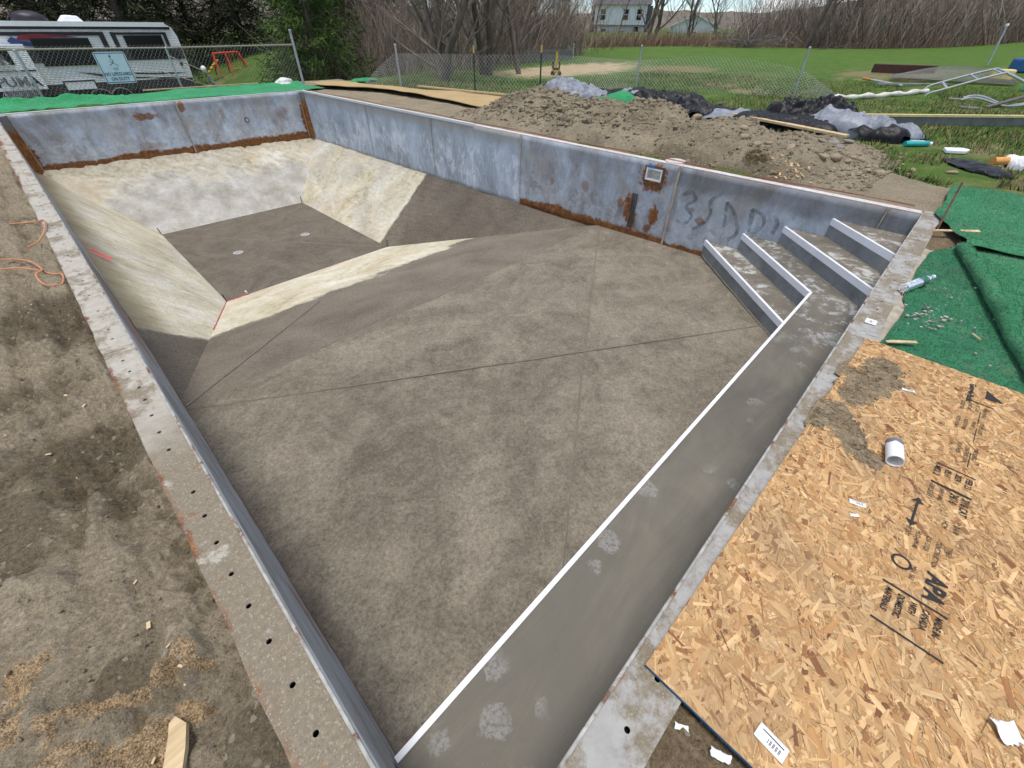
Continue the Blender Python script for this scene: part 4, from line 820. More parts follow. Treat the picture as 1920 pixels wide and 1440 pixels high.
# things on the board
pv = empty("pipe_offcut", (2.11, -.395, ZB + .033), 0, "short white plastic pipe offcut lying on the strand board", "pipe")
d = Vector((.122, .022, 0)); a = Vector((-.060, -.010, 0)); rr = .0305
tb = MB(); N = 28; ax_ = d.normalized(); u_ = Vector((-ax_.y, ax_.x, 0)); w_v = Vector((0, 0, 1))
R_ = lambda c, r: [c + (u_ * math.cos(2 * math.pi * i / N) + w_v * math.sin(2 * math.pi * i / N)) * r for i in range(N)]
v = R_(a, rr) + R_(a + d, rr) + R_(a + d, rr - .004) + R_(a, rr - .004)
tb.add(v, [(k * N + i, k * N + (i + 1) % N, ((k + 1) % 4) * N + (i + 1) % N, ((k + 1) % 4) * N + i) for k in range(4) for i in range(N)]).build("pipe_wall", M_PVC, pv, smooth=True)
tb = MB(); v = []
for i in range(N + 1):
    an = 2 * math.pi * i / N; o_ = u_ * math.cos(an) + w_v * math.sin(an); e = .018 + .010 * abs(math.sin(2.5 * an)); v += [a + d * 1.002 + o_ * (rr + .0006), a + d * (1 - e / .118) + o_ * (rr + .0006)]
tb.add(v, [(2 * i, 2 * i + 2, 2 * i + 3, 2 * i + 1) for i in range(N)]).build("cement_smear", plain("purple_grey_cement", (.17, .17, .20), .5), pv)
M_PAPER = plain("white_paper", (.78, .79, .80), .6, var=.05)
def scrap(name, x, y, z, w, h, rz, label, cat="paper", curl=.006, bars=False, mat=None, jag=0.):
    o = empty(name, (x, y, z), rz, label, cat); n, m = 9, 5; u, v = np.meshgrid(np.linspace(-.5, .5, n), np.linspace(-.5, .5, m), indexing='ij')
    j = jag * (NR.random(u.shape) - .5); X_, Y_ = u * w * (1 + j), v * h * (1 + j * 1.4)
    p = obj("sheet", gridm("sheet", X_, Y_, curl * (4 * u * u) * (.4 + v) + .001 + curl * .6 * np.abs(fbm(u * 3, v * 3, 1, 2, int(x * 100)))), mat or M_PAPER, o); p.modifiers.new("thick", 'SOLIDIFY').thickness = .0006
    if bars:
        mb = MB()
        for k in range(14):
            if k % 3 == 1: continue
            t = -.10 + k * .034; mb.box(t * w, (t + .018) * w, -.28 * h, .05 * h, .0022, .0024)
        mb.box(-.36 * w, .38 * w, .2 * h, .27 * h, .0022, .0024).build("printed_bars", M_BLACK, o)
    return o
scrap("barcode_label", 2.70, -.372, ZB + .003, .055, .018, math.radians(-70), "small white barcode label on the board above the stamp text", "label", bars=True, curl=.001)
scrap("barcode_label", 1.735, -.348, ZB + .003, .055, .022, math.radians(-72), "white barcode label on the board below the pipe offcut", "label", bars=True, curl=.001)
scrap("barcode_label", .745, -.362, ZB + .003, .075, .042, math.radians(-98), "large white barcode label near the board's blue edge", "label", bars=True, curl=.001)
scrap("paper_scrap", 1.665, -.352, ZB + .003, .03, .012, -.9, "tiny torn paper strip below the barcode label", curl=.003, jag=.3)
scrap("paper_scrap", 1.20, -.80, ZB + .004, .055, .05, -.8, "crumpled torn white paper near the picture's right border", curl=.02, jag=.35)
scrap("paper_scrap", .625, -.185, -.028, .035, .014, -1.1, "torn white paper on the gravel beside the rim", curl=.008, jag=.25)
scrap("paper_scrap", .64, -.285, -.02, .05, .02, -1.2, "long torn white paper strip on gravel under the board", curl=.01, jag=.25)
scrap("paper_scrap", .60, -.305, -.025, .03, .022, -.4, "torn white paper corner at the bottom by the board", curl=.006, jag=.5)
# ------------------------------------------------------------------ artificial turf by the near corner
def turf_mat(name, a=(.014, .10, .046), b=(.032, .175, .085), dust=.45):
    g = G(name); n1 = g.noise(1.6, 6, .65); n2 = g.noise(8, 6, .7); n3 = g.noise(110, 4, .75); wv = g.noise(34, 4, .7, v=g.vec((1, .3, 1)))
    c = g.ramp(g.add(g.mul(n3, .6), g.mul(wv, .4)), [(.36, tuple(k * .6 for k in a)), (.5, tuple((i + j) / 2 for i, j in zip(a, b))), (.64, tuple(k * 1.25 for k in b))])
    c = g.mix(g.mul(g.ss(n1, .42, .62), .35), c, tuple(k * 1.35 for k in b))
    c = g.mix(g.mul(g.ss(g.add(g.mul(n1, .4), g.mul(n2, .6)), .52, .66), dust), c, (.19, .19, .14))
    return g.out(c, .95, 0, g.bump(g.add(n3, g.mul(wv, .6)), .9, .006), spec=.08, sheen=.15)
M_TURF = turf_mat("green_turf"); M_TURF2 = turf_mat("green_turf_light", (.018, .13, .055), (.045, .22, .098), .40); M_TURF_B = turf_mat("green_turf_bright", (.012, .16, .055), (.03, .27, .10), .08)
def thick(o, t=.006, off=-1):
    m = o.modifiers.new("thick", 'SOLIDIFY'); m.thickness = t; m.offset = off; return o
x, y = np.meshgrid(np.linspace(2.4, 5.35, 120), np.linspace(0, 1, 60), indexing='ij')
y0 = -.185 - .05 * fbm(x, x * 0, 2.2, 3, 4) - .10 * sst(x, 4.9, 5.35); Y = y0 + (-2.6 - y0) * y
Z = .004 + .014 * fbm(x, Y, 2.1, 3, 5) + .004 * fbm(x, Y, 11, 2, 7) + .02 * np.exp(-((Y + .42 + .25 * (x - 4)) / .03) ** 2) * sst(x, 3.2, 3.6) * sst(x, 4.6, 4.2)
Z = np.where((x < 3.3) & (Y > -1.4), np.minimum(Z, .003), Z)
o = thick(obj("turf_mat", gridm("turf_mat", x, Y, Z), M_TURF), .006, 1); tag(o, "dark green artificial turf lying flat beside the strand board", "artificial turf")
# near-right sheet with its edge rolled over
EP = spline([(5.30, -.335, 0), (5.12, -.36, 0), (4.87, -.42, 0), (4.38, -.545, 0), (3.89, -.655, 0), (3.50, -.745, 0), (3.24, -.82, 0), (2.95, -.93, 0), (2.6, -1.08, 0)], 12)
prof = [(.030, .006), (.006, .012), (-.012, .040), (-.010, .075), (.018, .100), (.055, .098), (.080, .072), (.095, .040), (.125, .022), (.20, .022), (.40, .020), (.8, .018), (1.6, .016), (2.6, .014)]
Xs = np.zeros((len(EP), len(prof))); Ys = Xs.copy(); Zs = Xs.copy()
for i, p in enumerate(EP):
    d_ = (EP[min(i + 1, len(EP) - 1)] - EP[max(i - 1, 0)]).normalized(); nrm = Vector((d_.y, -d_.x, 0)); nrm = nrm if nrm.y < 0 else -nrm
    nrm = (nrm * .6 + Vector((.25, -.75, 0)) * .4).normalized()
    s_ = 1 + .55 * mn.noise(Vector((i * .12, 0, 1))); s_ *= .6 + .4 * min(1, i / 10)
    for j, (a, h) in enumerate(prof):
        q = p + nrm * (a * (s_ if j < 9 else 1)); Xs[i, j], Ys[i, j], Zs[i, j] = q.x, q.y, h * (s_ if j < 9 else 1) + .006 * mn.noise(Vector((q.x * 5, q.y * 5, 2))) + .004
o = thick(obj("turf_mat", gridm("turf_mat", Xs, Ys, Zs), M_TURF2)); o.modifiers.new("sub", 'SUBSURF').render_levels = 1; tag(o, "green turf sheet with a thick rolled edge lying over darker turf", "artificial turf")
# far sheet, overlapping it, with a curled corner
x, y = np.meshgrid(np.linspace(0, 1, 90), np.linspace(0, 1, 80), indexing='ij')
x0 = 5.22 + .55 * y + .05 * fbm(y * 6, y, 1, 2, 3); X = x0 + (7.62 + .10 * np.sin(y * 9) - x0) * x; y1 = -.10 - .26 * sst(X, 6.3, 5.4) - .03 * fbm(X, X * 0, 3, 2, 8) ; Y = y1 - y * 2.6
Z = .018 + .012 * fbm(X, Y, 1.6, 3, 15) + .035 * np.exp(-((X - 5.4) / .16) ** 2) * np.exp(-((y - .02) / .05) ** 2) + .022 * (1 - sst(x, 0, .03))
Z += .012 * sst(X, 5.2, 5.3)
o = thick(obj("turf_mat", gridm("turf_mat", X, Y, Z), M_TURF2), .006, 1); tag(o, "bright green turf sheet reaching to the grass by the leaning stake", "artificial turf")
# turf along the far end, bunched up at its left end
x, y = np.meshgrid(np.linspace(-.9, 7.0, 220), np.linspace(0, 1, 40), indexing='ij'); yy0 = YB + .17; Y = yy0 + (1.75 + .10 * fbm(x, x * 0, 1, 2, 4)) * y
b_ = sst(x, 3.2, 1.4) * sst(x, -.9, -.2)
Z = .012 + .02 * fbm(x, Y, 1.3, 3, 2) + b_ * (.10 * np.exp(-((Y - 15.5 - .2 * np.sin(x * 2)) / .22) ** 2) * (1 + .6 * fbm(x, Y, 3, 3, 9)) + .06 * np.abs(fbm(x * 2.2, Y, 1.6, 3, 10))) + .05 * sst(y, .75, 1.) * sst(x, 2, 4)
o = thick(obj("turf_strip", gridm("turf_strip", x, Y, Z), M_TURF_B)); tag(o, "long green turf strip behind the pool's far wall, bunched at one end", "artificial turf")

def fibres(me, n, seed, parent, h=.011, lim=None, cols=((.03, .155, .07), (.085, .31, .15))):
    q = np.random.default_rng(seed); nv = len(me.vertices); co = np.empty(nv * 3); me.vertices.foreach_get("co", co); co = co.reshape(-1, 3); ix = np.array([p.vertices[:] for p in me.polygons]); Q = co[ix]
    if lim is not None: k = lim(Q.mean(1)); Q = Q[k]
    ar = np.linalg.norm(np.cross(Q[:, 1] - Q[:, 0], Q[:, 3] - Q[:, 0]), axis=1); f = q.choice(len(Q), n, p=ar / ar.sum()); u, v = q.random((n, 1)), q.random((n, 1)); P_ = (Q[f, 0] * (1 - u) + Q[f, 1] * u) * (1 - v) + (Q[f, 3] * (1 - u) + Q[f, 2] * u) * v
    a = q.random(n) * 6.28; w = np.stack([np.cos(a), np.sin(a), 0 * a], 1) * .0016; t = P_ + np.stack([q.normal(0, .6, n) * h, q.normal(0, .6, n) * h, h * q.uniform(.5, 1.2, n)], 1)
    m = mesh("turf_fibres", np.stack([P_ - w, P_ + w, t], 1).reshape(-1, 3), np.arange(n * 3).reshape(n, 3)); c = np.array(cols[0]) + (np.array(cols[1]) - np.array(cols[0])) * q.random((n, 1)); c = np.where((q.random(n) + .5 * fbm(P_[:, 0], P_[:, 1], 3, 3, seed) > .98)[:, None], np.array([[.22, .21, .15]]), c); cattr(m, "col", np.repeat(c, 3, 0))
    return tag(obj("turf_fibres", m, M_FIB, parent), kind="stuff")
_g = G("turf_fibre"); M_FIB = _g.out(_g.attr("col", True), .8, spec=.1)
for nm_, cnt, lm in (("turf_mat", 26000, lambda c: (c[:, 1] > -1.0) & (c[:, 0] > 3.05)), ("turf_mat.001", 26000, lambda c: c[:, 1] > -1.3), ("turf_mat.002", 22000, lambda c: c[:, 1] > -1.2)):
    fibres(bpy.data.objects[nm_].data, cnt, cnt, bpy.data.objects[nm_], lim=lm)
# ------------------------------------------------------------------ concrete collar, stake, lath, bottle
x, y = np.meshgrid(np.linspace(3.12, 5.15, 90), np.linspace(0, 1, 14), indexing='ij')
wd = .075 + .035 * fbm(x, x * 0, 3.5, 3, 6) + .03 * np.exp(-((x - 4.9) / .15) ** 2); Y = -.145 - wd * y; Z = -.008 + .010 * fbm(x, Y, 9, 3, 7) - .05 * sst(y, .82, 1.)
o = obj("concrete_collar", gridm("concrete_collar", x, Y, Z), plain("old_concrete", (.36, .32, .26), .95, var=.35, sc=12, bump=.6)); tag(o, "broken strip of old concrete between the rim and the turf", "concrete")
o = MB().add([(x_, y_, z_) for (cx_, cy_, z_) in ((5.86, -.175, -.1), (6.30, -.135, .31)) for (x_, y_) in ((cx_ - .009, cy_ - .009), (cx_ + .009, cy_ - .009), (cx_ + .009, cy_ + .009), (cx_ - .009, cy_ + .009))],
             [(3, 2, 1, 0), (4, 5, 6, 7), (0, 1, 5, 4), (1, 2, 6, 5), (2, 3, 7, 6), (3, 0, 4, 7)]).build("iron_stake", plain("rusty_iron", (.10, .055, .035), .9, var=.5, sc=16, bump=.4)); tag(o, "rusty iron stake leaning at the corner of the pool", "stake")
M_LUM = (lambda g: g.out(g.ramp(g.noise(3, 6, .65, .4, v=g.vec((1.2, 9, 9))), [(.3, (.42, .30, .16)), (.7, (.66, .52, .32))]), .75, 0, g.bump(g.noise(20, 4), .15, .004)))(G("pale_lumber"))
o = MB().add([(5.62, -.135, .012), (5.68, -.16, .012), (5.86, -.44, .034), (5.80, -.455, .034), (5.62, -.135, .022), (5.68, -.16, .022), (5.86, -.44, .044), (5.80, -.455, .044)], [(3, 2, 1, 0), (4, 5, 6, 7), (0, 1, 5, 4), (1, 2, 6, 5), (2, 3, 7, 6), (3, 0, 4, 7)]).build("wood_lath", M_LUM); tag(o, "thin pale wood lath resting on the rim and turf", "wood")
bt = empty("water_bottle", (3.985, -.147, .036), math.atan2(-.135, .375), "clear plastic water bottle with green label lying on the turf", "bottle")
def lathe(pr, n=20):
    mb = MB(); v = []
    for (s, r) in pr: v += [(s, math.cos(2 * math.pi * i / n) * r, math.sin(2 * math.pi * i / n) * r) for i in range(n)]
    f = [(k * n + i, (k + 1) * n + i, (k + 1) * n + (i + 1) % n, k * n + (i + 1) % n) for k in range(len(pr) - 1) for i in range(n)]; return mb.add(v, f)
gp = G("clear_plastic"); M_CLEAR = gp.out((.93, .96, .98), .08, 0, gp.bump(gp.noise(22, 3), .3, .006), spec=.6, trans=.85, ior=1.25)
ribs = [(0, .002), (.004, .028), (.012, .033)] + [(.02 + k * .012, .033 - (.002 if k % 2 else 0)) for k in range(13)] + [(.19, .033), (.26, .033), (.30, .028), (.335, .016), (.350, .0125), (.362, .0125)]
lathe(ribs).build("bottle_shell", M_CLEAR, bt, smooth=True)
lathe([(.185, .0334), (.186, .0338), (.258, .0338), (.259, .0334)]).build("paper_label", plain("bottle_label_green", (.03, .13, .09), .5, var=.6, sc=40), bt, smooth=True)
lathe([(.358, .002), (.358, .0148), (.378, .0148), (.380, .002)]).build("cap", plain("bottle_cap", (.62, .70, .78), .4), bt)
bt.rotation_euler = (0, math.radians(-2), math.atan2(-.135, .375))
# broken mortar flakes on the turf
mb = MB()
for k in range(70):
    if k < 45: x, y = RND.gauss(3.62, .10), RND.gauss(-.33, .05)
    else: x, y = RND.uniform(3.2, 5.2), RND.uniform(-.9, -.25)
    s_ = RND.uniform(.006, .018) * (1 if k < 45 else .6); a = RND.uniform(0, 6); pts = [(x + math.cos(a + t) * s_ * RND.uniform(.6, 1), y + math.sin(a + t) * s_ * RND.uniform(.5, 1)) for t in (0, 1.3, 2.6, 3.9, 5.1)]; mb.prism(pts, .016, .026)
o = mb.build("mortar_flakes", plain("grey_flakes", (.33, .32, .29), .9, var=.3)); tag(o, "scattered grey mortar flakes on the green turf", "rubble", kind="stuff")
for (p, q, w, lab) in (((3.16, -.215), (3.245, -.33), .022, "short pale wood offcut poking from under the board, outer one"), ((3.14, -.20), (3.19, -.27), .02, "short pale wood offcut poking from under the board, inner one"), ((3.62, -.56), (3.55, -.60), .008, "small wood sliver on the dark turf")):
    o = MB().bar((*p, .024), (*q, .03), w, .006).build("wood_offcut", M_LUM); tag(o, lab, "wood")

# ------------------------------------------------------------------ left side: cords, wood scrap, chips
M_CORD = plain("orange_cord", (.58, .24, .12), .55, var=.15)
def cord(pts, label):
    P_ = [(x, y, max(left_z(x, y), -.03 if x < -.15 else .0) + .010 + (.012 if x > -.16 else 0)) for x, y in pts]
    o = MB().tube(spline(P_, 10), .0055, 7).build("extension_cord", M_CORD, smooth=True); tag(o, label, "cord", "orange cords on the dirt"); return o
cord([(-1.2, 6.25), (-.7, 6.05), (-.40, 6.05), (-.18, 6.0), (-.10, 5.85), (-.125, 5.55), (-.20, 5.40), (-.28, 5.30)], "orange cord whose loop reaches onto the rim")
cord([(-1.1, 5.3), (-.7, 5.2), (-.45, 5.12), (-.31, 4.95), (-.245, 4.62), (-.28, 4.45), (-.265, 4.28), (-.22, 4.22), (-.17, 4.25), (-.145, 4.33), (-.20, 4.50), (-.30, 4.72), (-.46, 4.88), (-.9, 4.95)], "orange cord coiled on the dirt nearer the camera")
ws = MB(); v = [(-.345, .745, 0), (-.395, .70, 0), (-.362, .825, 0), (-.352, .838, 0), (-.333, .815, 0)]
z0 = left_z(-.36, .78)
o = MB().prism([(-.318, .800), (-.335, .838), (-.352, .832), (-.362, .80), (-.405, .70), (-.372, .66), (-.335, .745)], z0 + .012, z0 + .030).build("wood_scrap", M_LUM); tag(o, "split pale wood offcut lying on the dirt at the bottom", "wood")
mb = MB()
for k in range(14):
    y = RND.uniform(.5, 4.2); x = -.16 - RND.uniform(0, .5) * min(1, y / 1.5); z = left_z(x, y); s_ = RND.uniform(.004, .012); a = RND.uniform(0, 3)
    mb.bar((x, y, z + .004), (x + math.cos(a) * s_ * 2, y + math.sin(a) * s_ * 2, z + .007), s_, .002)
o = mb.build("wood_chips", M_LUM); tag(o, "small wood chips scattered over the left dirt strip", "wood chips", kind="stuff")
mb = MB()
for k in range(40):
    x, y = RND.gauss(6.85, .16), RND.gauss(1.50, .16); z = bank_z(x, y) + RND.uniform(.004, .03); a = RND.uniform(0, 3.1); s_ = RND.uniform(.03, .08)
    mb.bar((x, y, z), (x + math.cos(a) * s_, y + math.sin(a) * s_, z + RND.uniform(-.01, .03)), RND.uniform(.012, .03), .004)
o = mb.build("wood_shavings", plain("fresh_chips", (.55, .38, .20), .8, var=.3)); tag(o, "heap of fresh wood chips at the rim by the steps", "wood chips", kind="stuff")
# red string lines along the right rim
M_STR = plain("red_string", (.24, .095, .08), .8, var=.3)
for k, (dx, z_) in enumerate(((.145, .02), (.185, .012))):
    pts = [(XR + dx + .012 * math.sin(t * 1.7 + k), t, z_ + .010 * math.sin(t * 2.3 + k)) for t in np.linspace(.1, YB, 60)]
    o = MB().tube(pts, .0042, 6).build("string_line", M_STR); tag(o, ("red string stretched along the right rim, next to the steel" if k == 0 else "red string lying along the right rim, on the dirt side"), "string")
# seed-like tuft of dead roots on the bank
mb = MB()
for k in range(260):
    a = RND.uniform(0, 6.28); r = RND.uniform(0, 1) ** .5; p = Vector((6.93 + math.cos(a) * r * .07, 1.98 + math.sin(a) * r * .17, 0)); p.z = bank_z(p.x, p.y) + .01 + .06 * (1 - r * r)
    d_ = Vector((RND.uniform(-1, 1), RND.uniform(-1, 1), RND.uniform(0, .8))).normalized() * .05; mb.bar(p, p + d_, .004, .003)
o = mb.build("root_clump", plain("dry_roots", (.22, .155, .075), .9, var=.4)); tag(o, "brown clump of dry roots on the bank beside the rim", "roots")
# ------------------------------------------------------------------ sheets and tarps lying around
def crumple(u, v, seed, sc=1.):
    r = random.Random(seed); z = 0; a0 = r.uniform(0, 3.14)
    for k in range(6):
        a = a0 + r.gauss(0, .7); f = sc * .8 * (1.5 ** (k * .8)) * r.uniform(.8, 1.2); p = (u * math.cos(a) + v * math.sin(a)) * f + r.uniform(0, 9) + .7 * fbm(u, v, sc * .8, 2, seed + k)
        z = z + np.abs((p % 2) - 1) / (1.45 ** k)
    return z / 2.6
def _plastic(name, a, b, rough=.45, spec=.3):
    g = G(name); n = g.noise(3, 5, .6); return g.out(g.ramp(n, [(.3, a), (.7, b)]), rough, 0, g.bump(g.noise(14, 4, .6, 1.), .25, .02), spec=spec)
M_BTARP = _plastic("black_plastic", (.007, .007, .009), (.014, .015, .018), .42, .22); M_GTARP = _plastic("grey_plastic", (.17, .185, .22), (.28, .30, .345), .42)
def patch(name, cx, cy, lx, ly, h, rz, mat, seed, parent=None, zb=None, n=84, m=60, sharp=.42, sc=1.5, edge=.0):
    u, v = np.meshgrid(np.linspace(-1, 1, n), np.linspace(-1, 1, m), indexing='ij')
    rr = np.sqrt(u * u + v * v) + .22 * fbm(u, v, 1.6, 3, seed); dome = np.clip(1 - rr ** 2, 0, 1) ** .6
    X = u * lx * (1 + .15 * fbm(u, v, 1.2, 2, seed + 2)); Y = v * ly * (1 + .15 * fbm(u, v, 1.2, 2, seed + 3))
    cr = crumple(X, Y, seed, sc / max(lx, ly) * 1.5)
    cr2 = crumple(X * .8, Y * .8, seed + 50, 4.5 + 2 * (seed % 3)); Z = h * dome ** .7 * (.55 + .45 * cr + .42 * (cr2 - .5))
    X += .05 * lx * fbm(u, v, 4, 2, seed + 5); Y += .05 * ly * fbm(u, v, 4, 2, seed + 6)
    ca, sa = math.cos(rz), math.sin(rz); WX, WY = cx + X * ca - Y * sa, cy + X * sa + Y * ca
    base = terrain(WX, WY) if zb is None else zb
    Z = Z + base + .012 - .05 * (dome <= 0.001)
    keep = lambda c: ((((c[:, 0] - cx) * ca + (c[:, 1] - cy) * sa) / lx) ** 2 + ((-(c[:, 0] - cx) * sa + (c[:, 1] - cy) * ca) / ly) ** 2) < 1.25
    return obj(name, gridm(name, WX, WY, Z, False, keep=keep), mat, parent)
TP = empty("plastic_tarp", (0, 0, 0), 0, "long crumpled black and grey plastic tarp heaped behind the spoil bank", "tarp")
for k, a in enumerate(((10.9, 8.35, .42, .75, .50, 0, M_GTARP), (10.75, 7.55, .35, .55, .34, .2, M_GTARP), (11.0, 7.0, .4, .5, .34, 0, M_BTARP), (11.2, 6.5, .4, .6, .38, .1, M_GTARP), (11.05, 6.05, .42, .62, .42, 0, M_BTARP), (11.0, 5.2, .42, .7, .42, -.1, M_BTARP),
                       (10.6, 5.65, .25, .4, .26, .3, M_GTARP), (10.75, 4.55, .4, .55, .30, .1, M_BTARP), (10.7, 3.9, .42, .55, .22, 0, M_GTARP), (10.75, 3.2, .45, .6, .27, .1, M_BTARP), (11.25, 2.55, .45, .75, .56, .1, M_BTARP), (10.9, 1.95, .42, .55, .42, -.2, M_GTARP),
                       (10.65, 2.55, .40, .65, .27, -.1, M_BTARP), (10.95, 1.5, .42, .45, .38, 0, M_GTARP), (10.85, 1.50, .40, .55, .31, -.3, M_BTARP), (11.2, 1.0, .30, .32, .24, -.4, M_GTARP), (11.25, .85, .18, .2, .18, -.4, M_BTARP))):
    a = (a[0], a[1], a[2] * 1.08, a[3] * 1.3) + a[4:]; patch("black_fold" if a[6] is M_BTARP else "grey_fold", *a, 100 + k, TP)
for k, (y_, l_) in enumerate(((7.2, 1.9), (4.6, 1.9), (2.45, 1.5))): patch("black_fold", 10.95, y_, .5, l_, .22, .02, M_BTARP, 190 + k, TP, n=60, m=120)
o = patch("plastic_sheet", 9.35, -.22, .22, .55, .075, -.9, M_BTARP, 140); tag(o, "flat torn black plastic sheet on the grass beside an orange tube", "plastic sheet")
o = patch("plastic_bag", 9.85, -.62, .13, .2, .16, -.8, _plastic("white_bag", (.62, .63, .66), (.8, .8, .82), .4), 141); tag(o, "crumpled white plastic bag on the black sheet", "bag")
o = MB().tube([(9.58, -.36, terrain(9.58, -.36) + .085), (9.72, -.50, terrain(9.7, -.5) + .09)], .05, 18).build("cardboard_tube", plain("orange_tube", (.62, .30, .08), .6), smooth=True); tag(o, "short orange tube lying on the black plastic sheet", "tube")
ch = empty("caulk_tube", (10.37, .77, float(terrain(10.4, .7)) + .045), math.atan2(-.31, .32), "teal tube lying on the grass by the tarp's end", "tube")
MB().cyl((0, 0, 0), (.40, 0, 0), .042, 16).build("tube_body", plain("teal_plastic", (.03, .36, .36), .4, var=.25, sc=14), ch, smooth=True); MB().cyl((.40, 0, 0), (.455, 0, 0), .030, 12).build("tube_end", M_PVC, ch)
MB().box(.08, .32, -.02, .03, .036, .0445).build("printed_panel", plain("pale_print", (.5, .68, .68), .5, var=.3, sc=30), ch)
o = MB().prism([(10.22, .20), (10.45, .26), (10.62, .05), (10.56, -.06), (10.36, -.03)], float(terrain(10.4, .1)) + .01, float(terrain(10.4, .1)) + .055).build("foam_board", plain("white_foam", (.78, .80, .84), .6, var=.04)); tag(bevel(o, .008), "flat piece of white foam lying alone on the grass", "foam")
# burlap-coloured carpet strip
edge_in = spline([(7.0, 15.4, 0), (7.05, 14.46, 0), (7.45, 13.5, 0), (7.77, 12.6, 0), (7.80, 11.2, 0), (7.86, 9.9, 0), (7.72, 8.7, 0), (7.62, 8.1, 0)], 12); edge_out = spline([(7.9, 15.9, 0), (8.2, 15.0, 0), (8.5, 13.6, 0), (8.75, 12.7, 0), (9.1, 11.6, 0), (9.40, 10.5, 0), (9.50, 9.4, 0), (9.45, 8.6, 0)], 12)
n = len(edge_in); t = np.linspace(0, 1, 26); A = np.array([p[:] for p in edge_in]); B_ = np.array([p[:] for p in edge_out]); P = A[:, None] * (1 - t[None, :, None]) + B_[:, None] * t[None, :, None]
Z = .03 + .035 * fbm(P[..., 0], P[..., 1], .9, 3, 51) + .05 * np.exp(-((t[None] - .12) / .10) ** 2) * (1 + .8 * fbm(P[..., 0], P[..., 1], .7, 2, 52)) + .02 * np.exp(-((P[..., 1] - 15.0) / .4) ** 2) + .06 * sst(t[None] + 0 * P[..., 0], .12, .0) * .3
g = G("tan_carpet"); n1 = g.noise(2, 6, .65); M_TAN = g.out(g.mix(.5, g.ramp(n1, [(.3, (.33, .235, .115)), (.7, (.47, .355, .195))]), g.ramp(g.noise(60, 4, .7), [(.3, (.28, .20, .10)), (.7, (.5, .38, .22))])), .95, 0, g.bump(g.noise(90, 3), .5, .006), spec=.08)
o = thick(obj("carpet_strip", gridm("carpet_strip", P[..., 0], P[..., 1], Z), M_TAN), .012); tag(o, "tan carpet strip spread along the far right rim", "carpet")
o = patch("turf_scrap", 9.2, 15.9, .55, .35, .10, .3, M_TURF_B, 150); tag(o, "green turf scrap behind the tan carpet strip", "artificial turf")
u, v = np.meshgrid(np.linspace(-1, 1, 50), np.linspace(0, 1, 24), indexing='ij')
X = 8.35 + .75 * v + .08 * np.sin(u * 5); Y = 5.35 + .85 * u; Z = .17 + .26 * (1 - u * u) ** .8 * np.sin(np.clip(v * 1.25, 0, 1) * math.pi * .62) + .03 * np.cos(u * 7) * v + .04 * np.abs(np.sin(u * 4 + v)) * v - .12 * sst(v, .8, 1.)
o = thick(obj("turf_scrap", gridm("turf_scrap", X, Y, Z), M_TURF_B)); tag(o, "bright green turf scrap half buried on top of the spoil heap", "artificial turf")
# lumber, form board
def board(a, b, w, h, label, mat=M_LUM, name="lumber_board"):
    o = MB().bar(a, b, w, h).build(name, mat); tag(bevel(o, .003, 1), label, "lumber"); return o
board((10.52, 3.75, .10), (9.95, 1.55, .05), .14, .04, "pale plank lying between the spoil heap and tarp")
board((8.95, 12.4, .07), (9.62, 8.75, .06), .05, .04, "thin pale strip of lumber along the tan carpet's outer edge")
board((2.9, 16.2, .07), (5.8, 16.1, .07), .04, .03, "long thin pale lath along the back edge of the turf strip")
board((8.9, 1.28, .03), (8.75, 1.02, .05), .03, .015, "short pale stick at the grass edge by the rubble")
fb = empty("form_board", (0, 0, 0), 0, "long grey form board with a yellow lumber top edge lying in the grass", "lumber")
za, zb_ = float(terrain(12.3, 1.7)), float(terrain(17, -3.3))
MB().bar((12.0, 2.15, za + .06), (17.0, -3.25, zb_ + .06), .05, .17).build("plank_side", plain("wet_grey_board", (.16, .17, .165), .85, var=.25, sc=4), fb); MB().bar((12.0, 2.15, za + .165), (17.0, -3.25, zb_ + .165), .09, .038).build("top_strip", plain("yellow_lumber", (.62, .52, .24), .7), fb)
rl = MB(); pts = [(16.05 + 3.1 * t, 3.25 - 1.65 * t, float(terrain(16 + 3 * t, 3.2 - 1.6 * t)) + .06 + .015 * math.sin(t * 23)) for t in np.linspace(0, 1, 24)]
o = rl.tube(pts, [.06 + .02 * math.sin(k * 1.7) for k in range(24)], 10).build("cloth_roll", plain("white_cloth", (.58, .57, .50), .9, var=.2), smooth=True); tag(o, "long off-white cloth roll lying in the grass beside the ladder", "cloth")

# ------------------------------------------------------------------ discarded pool ladder and debris
M_CHROME = plain("brushed_steel_tube", (.55, .56, .57), .28, .85, var=.08, spec=.5)
zt = float(terrain(19, 1))
LD = empty("pool_ladder", (19, 1, zt), 0, "bent steel pool ladder with three rungs lying in the grass", "ladder")
ra = spline([(.25, .72, .02), (.25, .62, .16), (.25, .45, .25), (.25, -.48, .60), (.25, -.72, .60), (.25, -1.4, .36), (.25, -1.8, .22)], 8); rb = spline([(-.25, .55, -.02), (-.25, .45, .06), (-.25, .25, .14), (-.25, -.72, .54), (-.25, -.95, .54), (-.25, -1.6, .28), (-.25, -1.9, .16)], 8)
for r in (ra, rb): MB().tube(r, .026, 8).build("rail", M_CHROME, LD, smooth=True)
for t in (.36, .44, .53):
    i = int(t * (len(ra) - 1)); MB().bar(ra[i], rb[i], .07, .02).build("rung", M_CHROME, LD)
HR = empty("handrail", (17.9, .2, float(terrain(17.9, .2))), 0, "bent steel handrail with two curved ends lying below the ladder", "handrail")
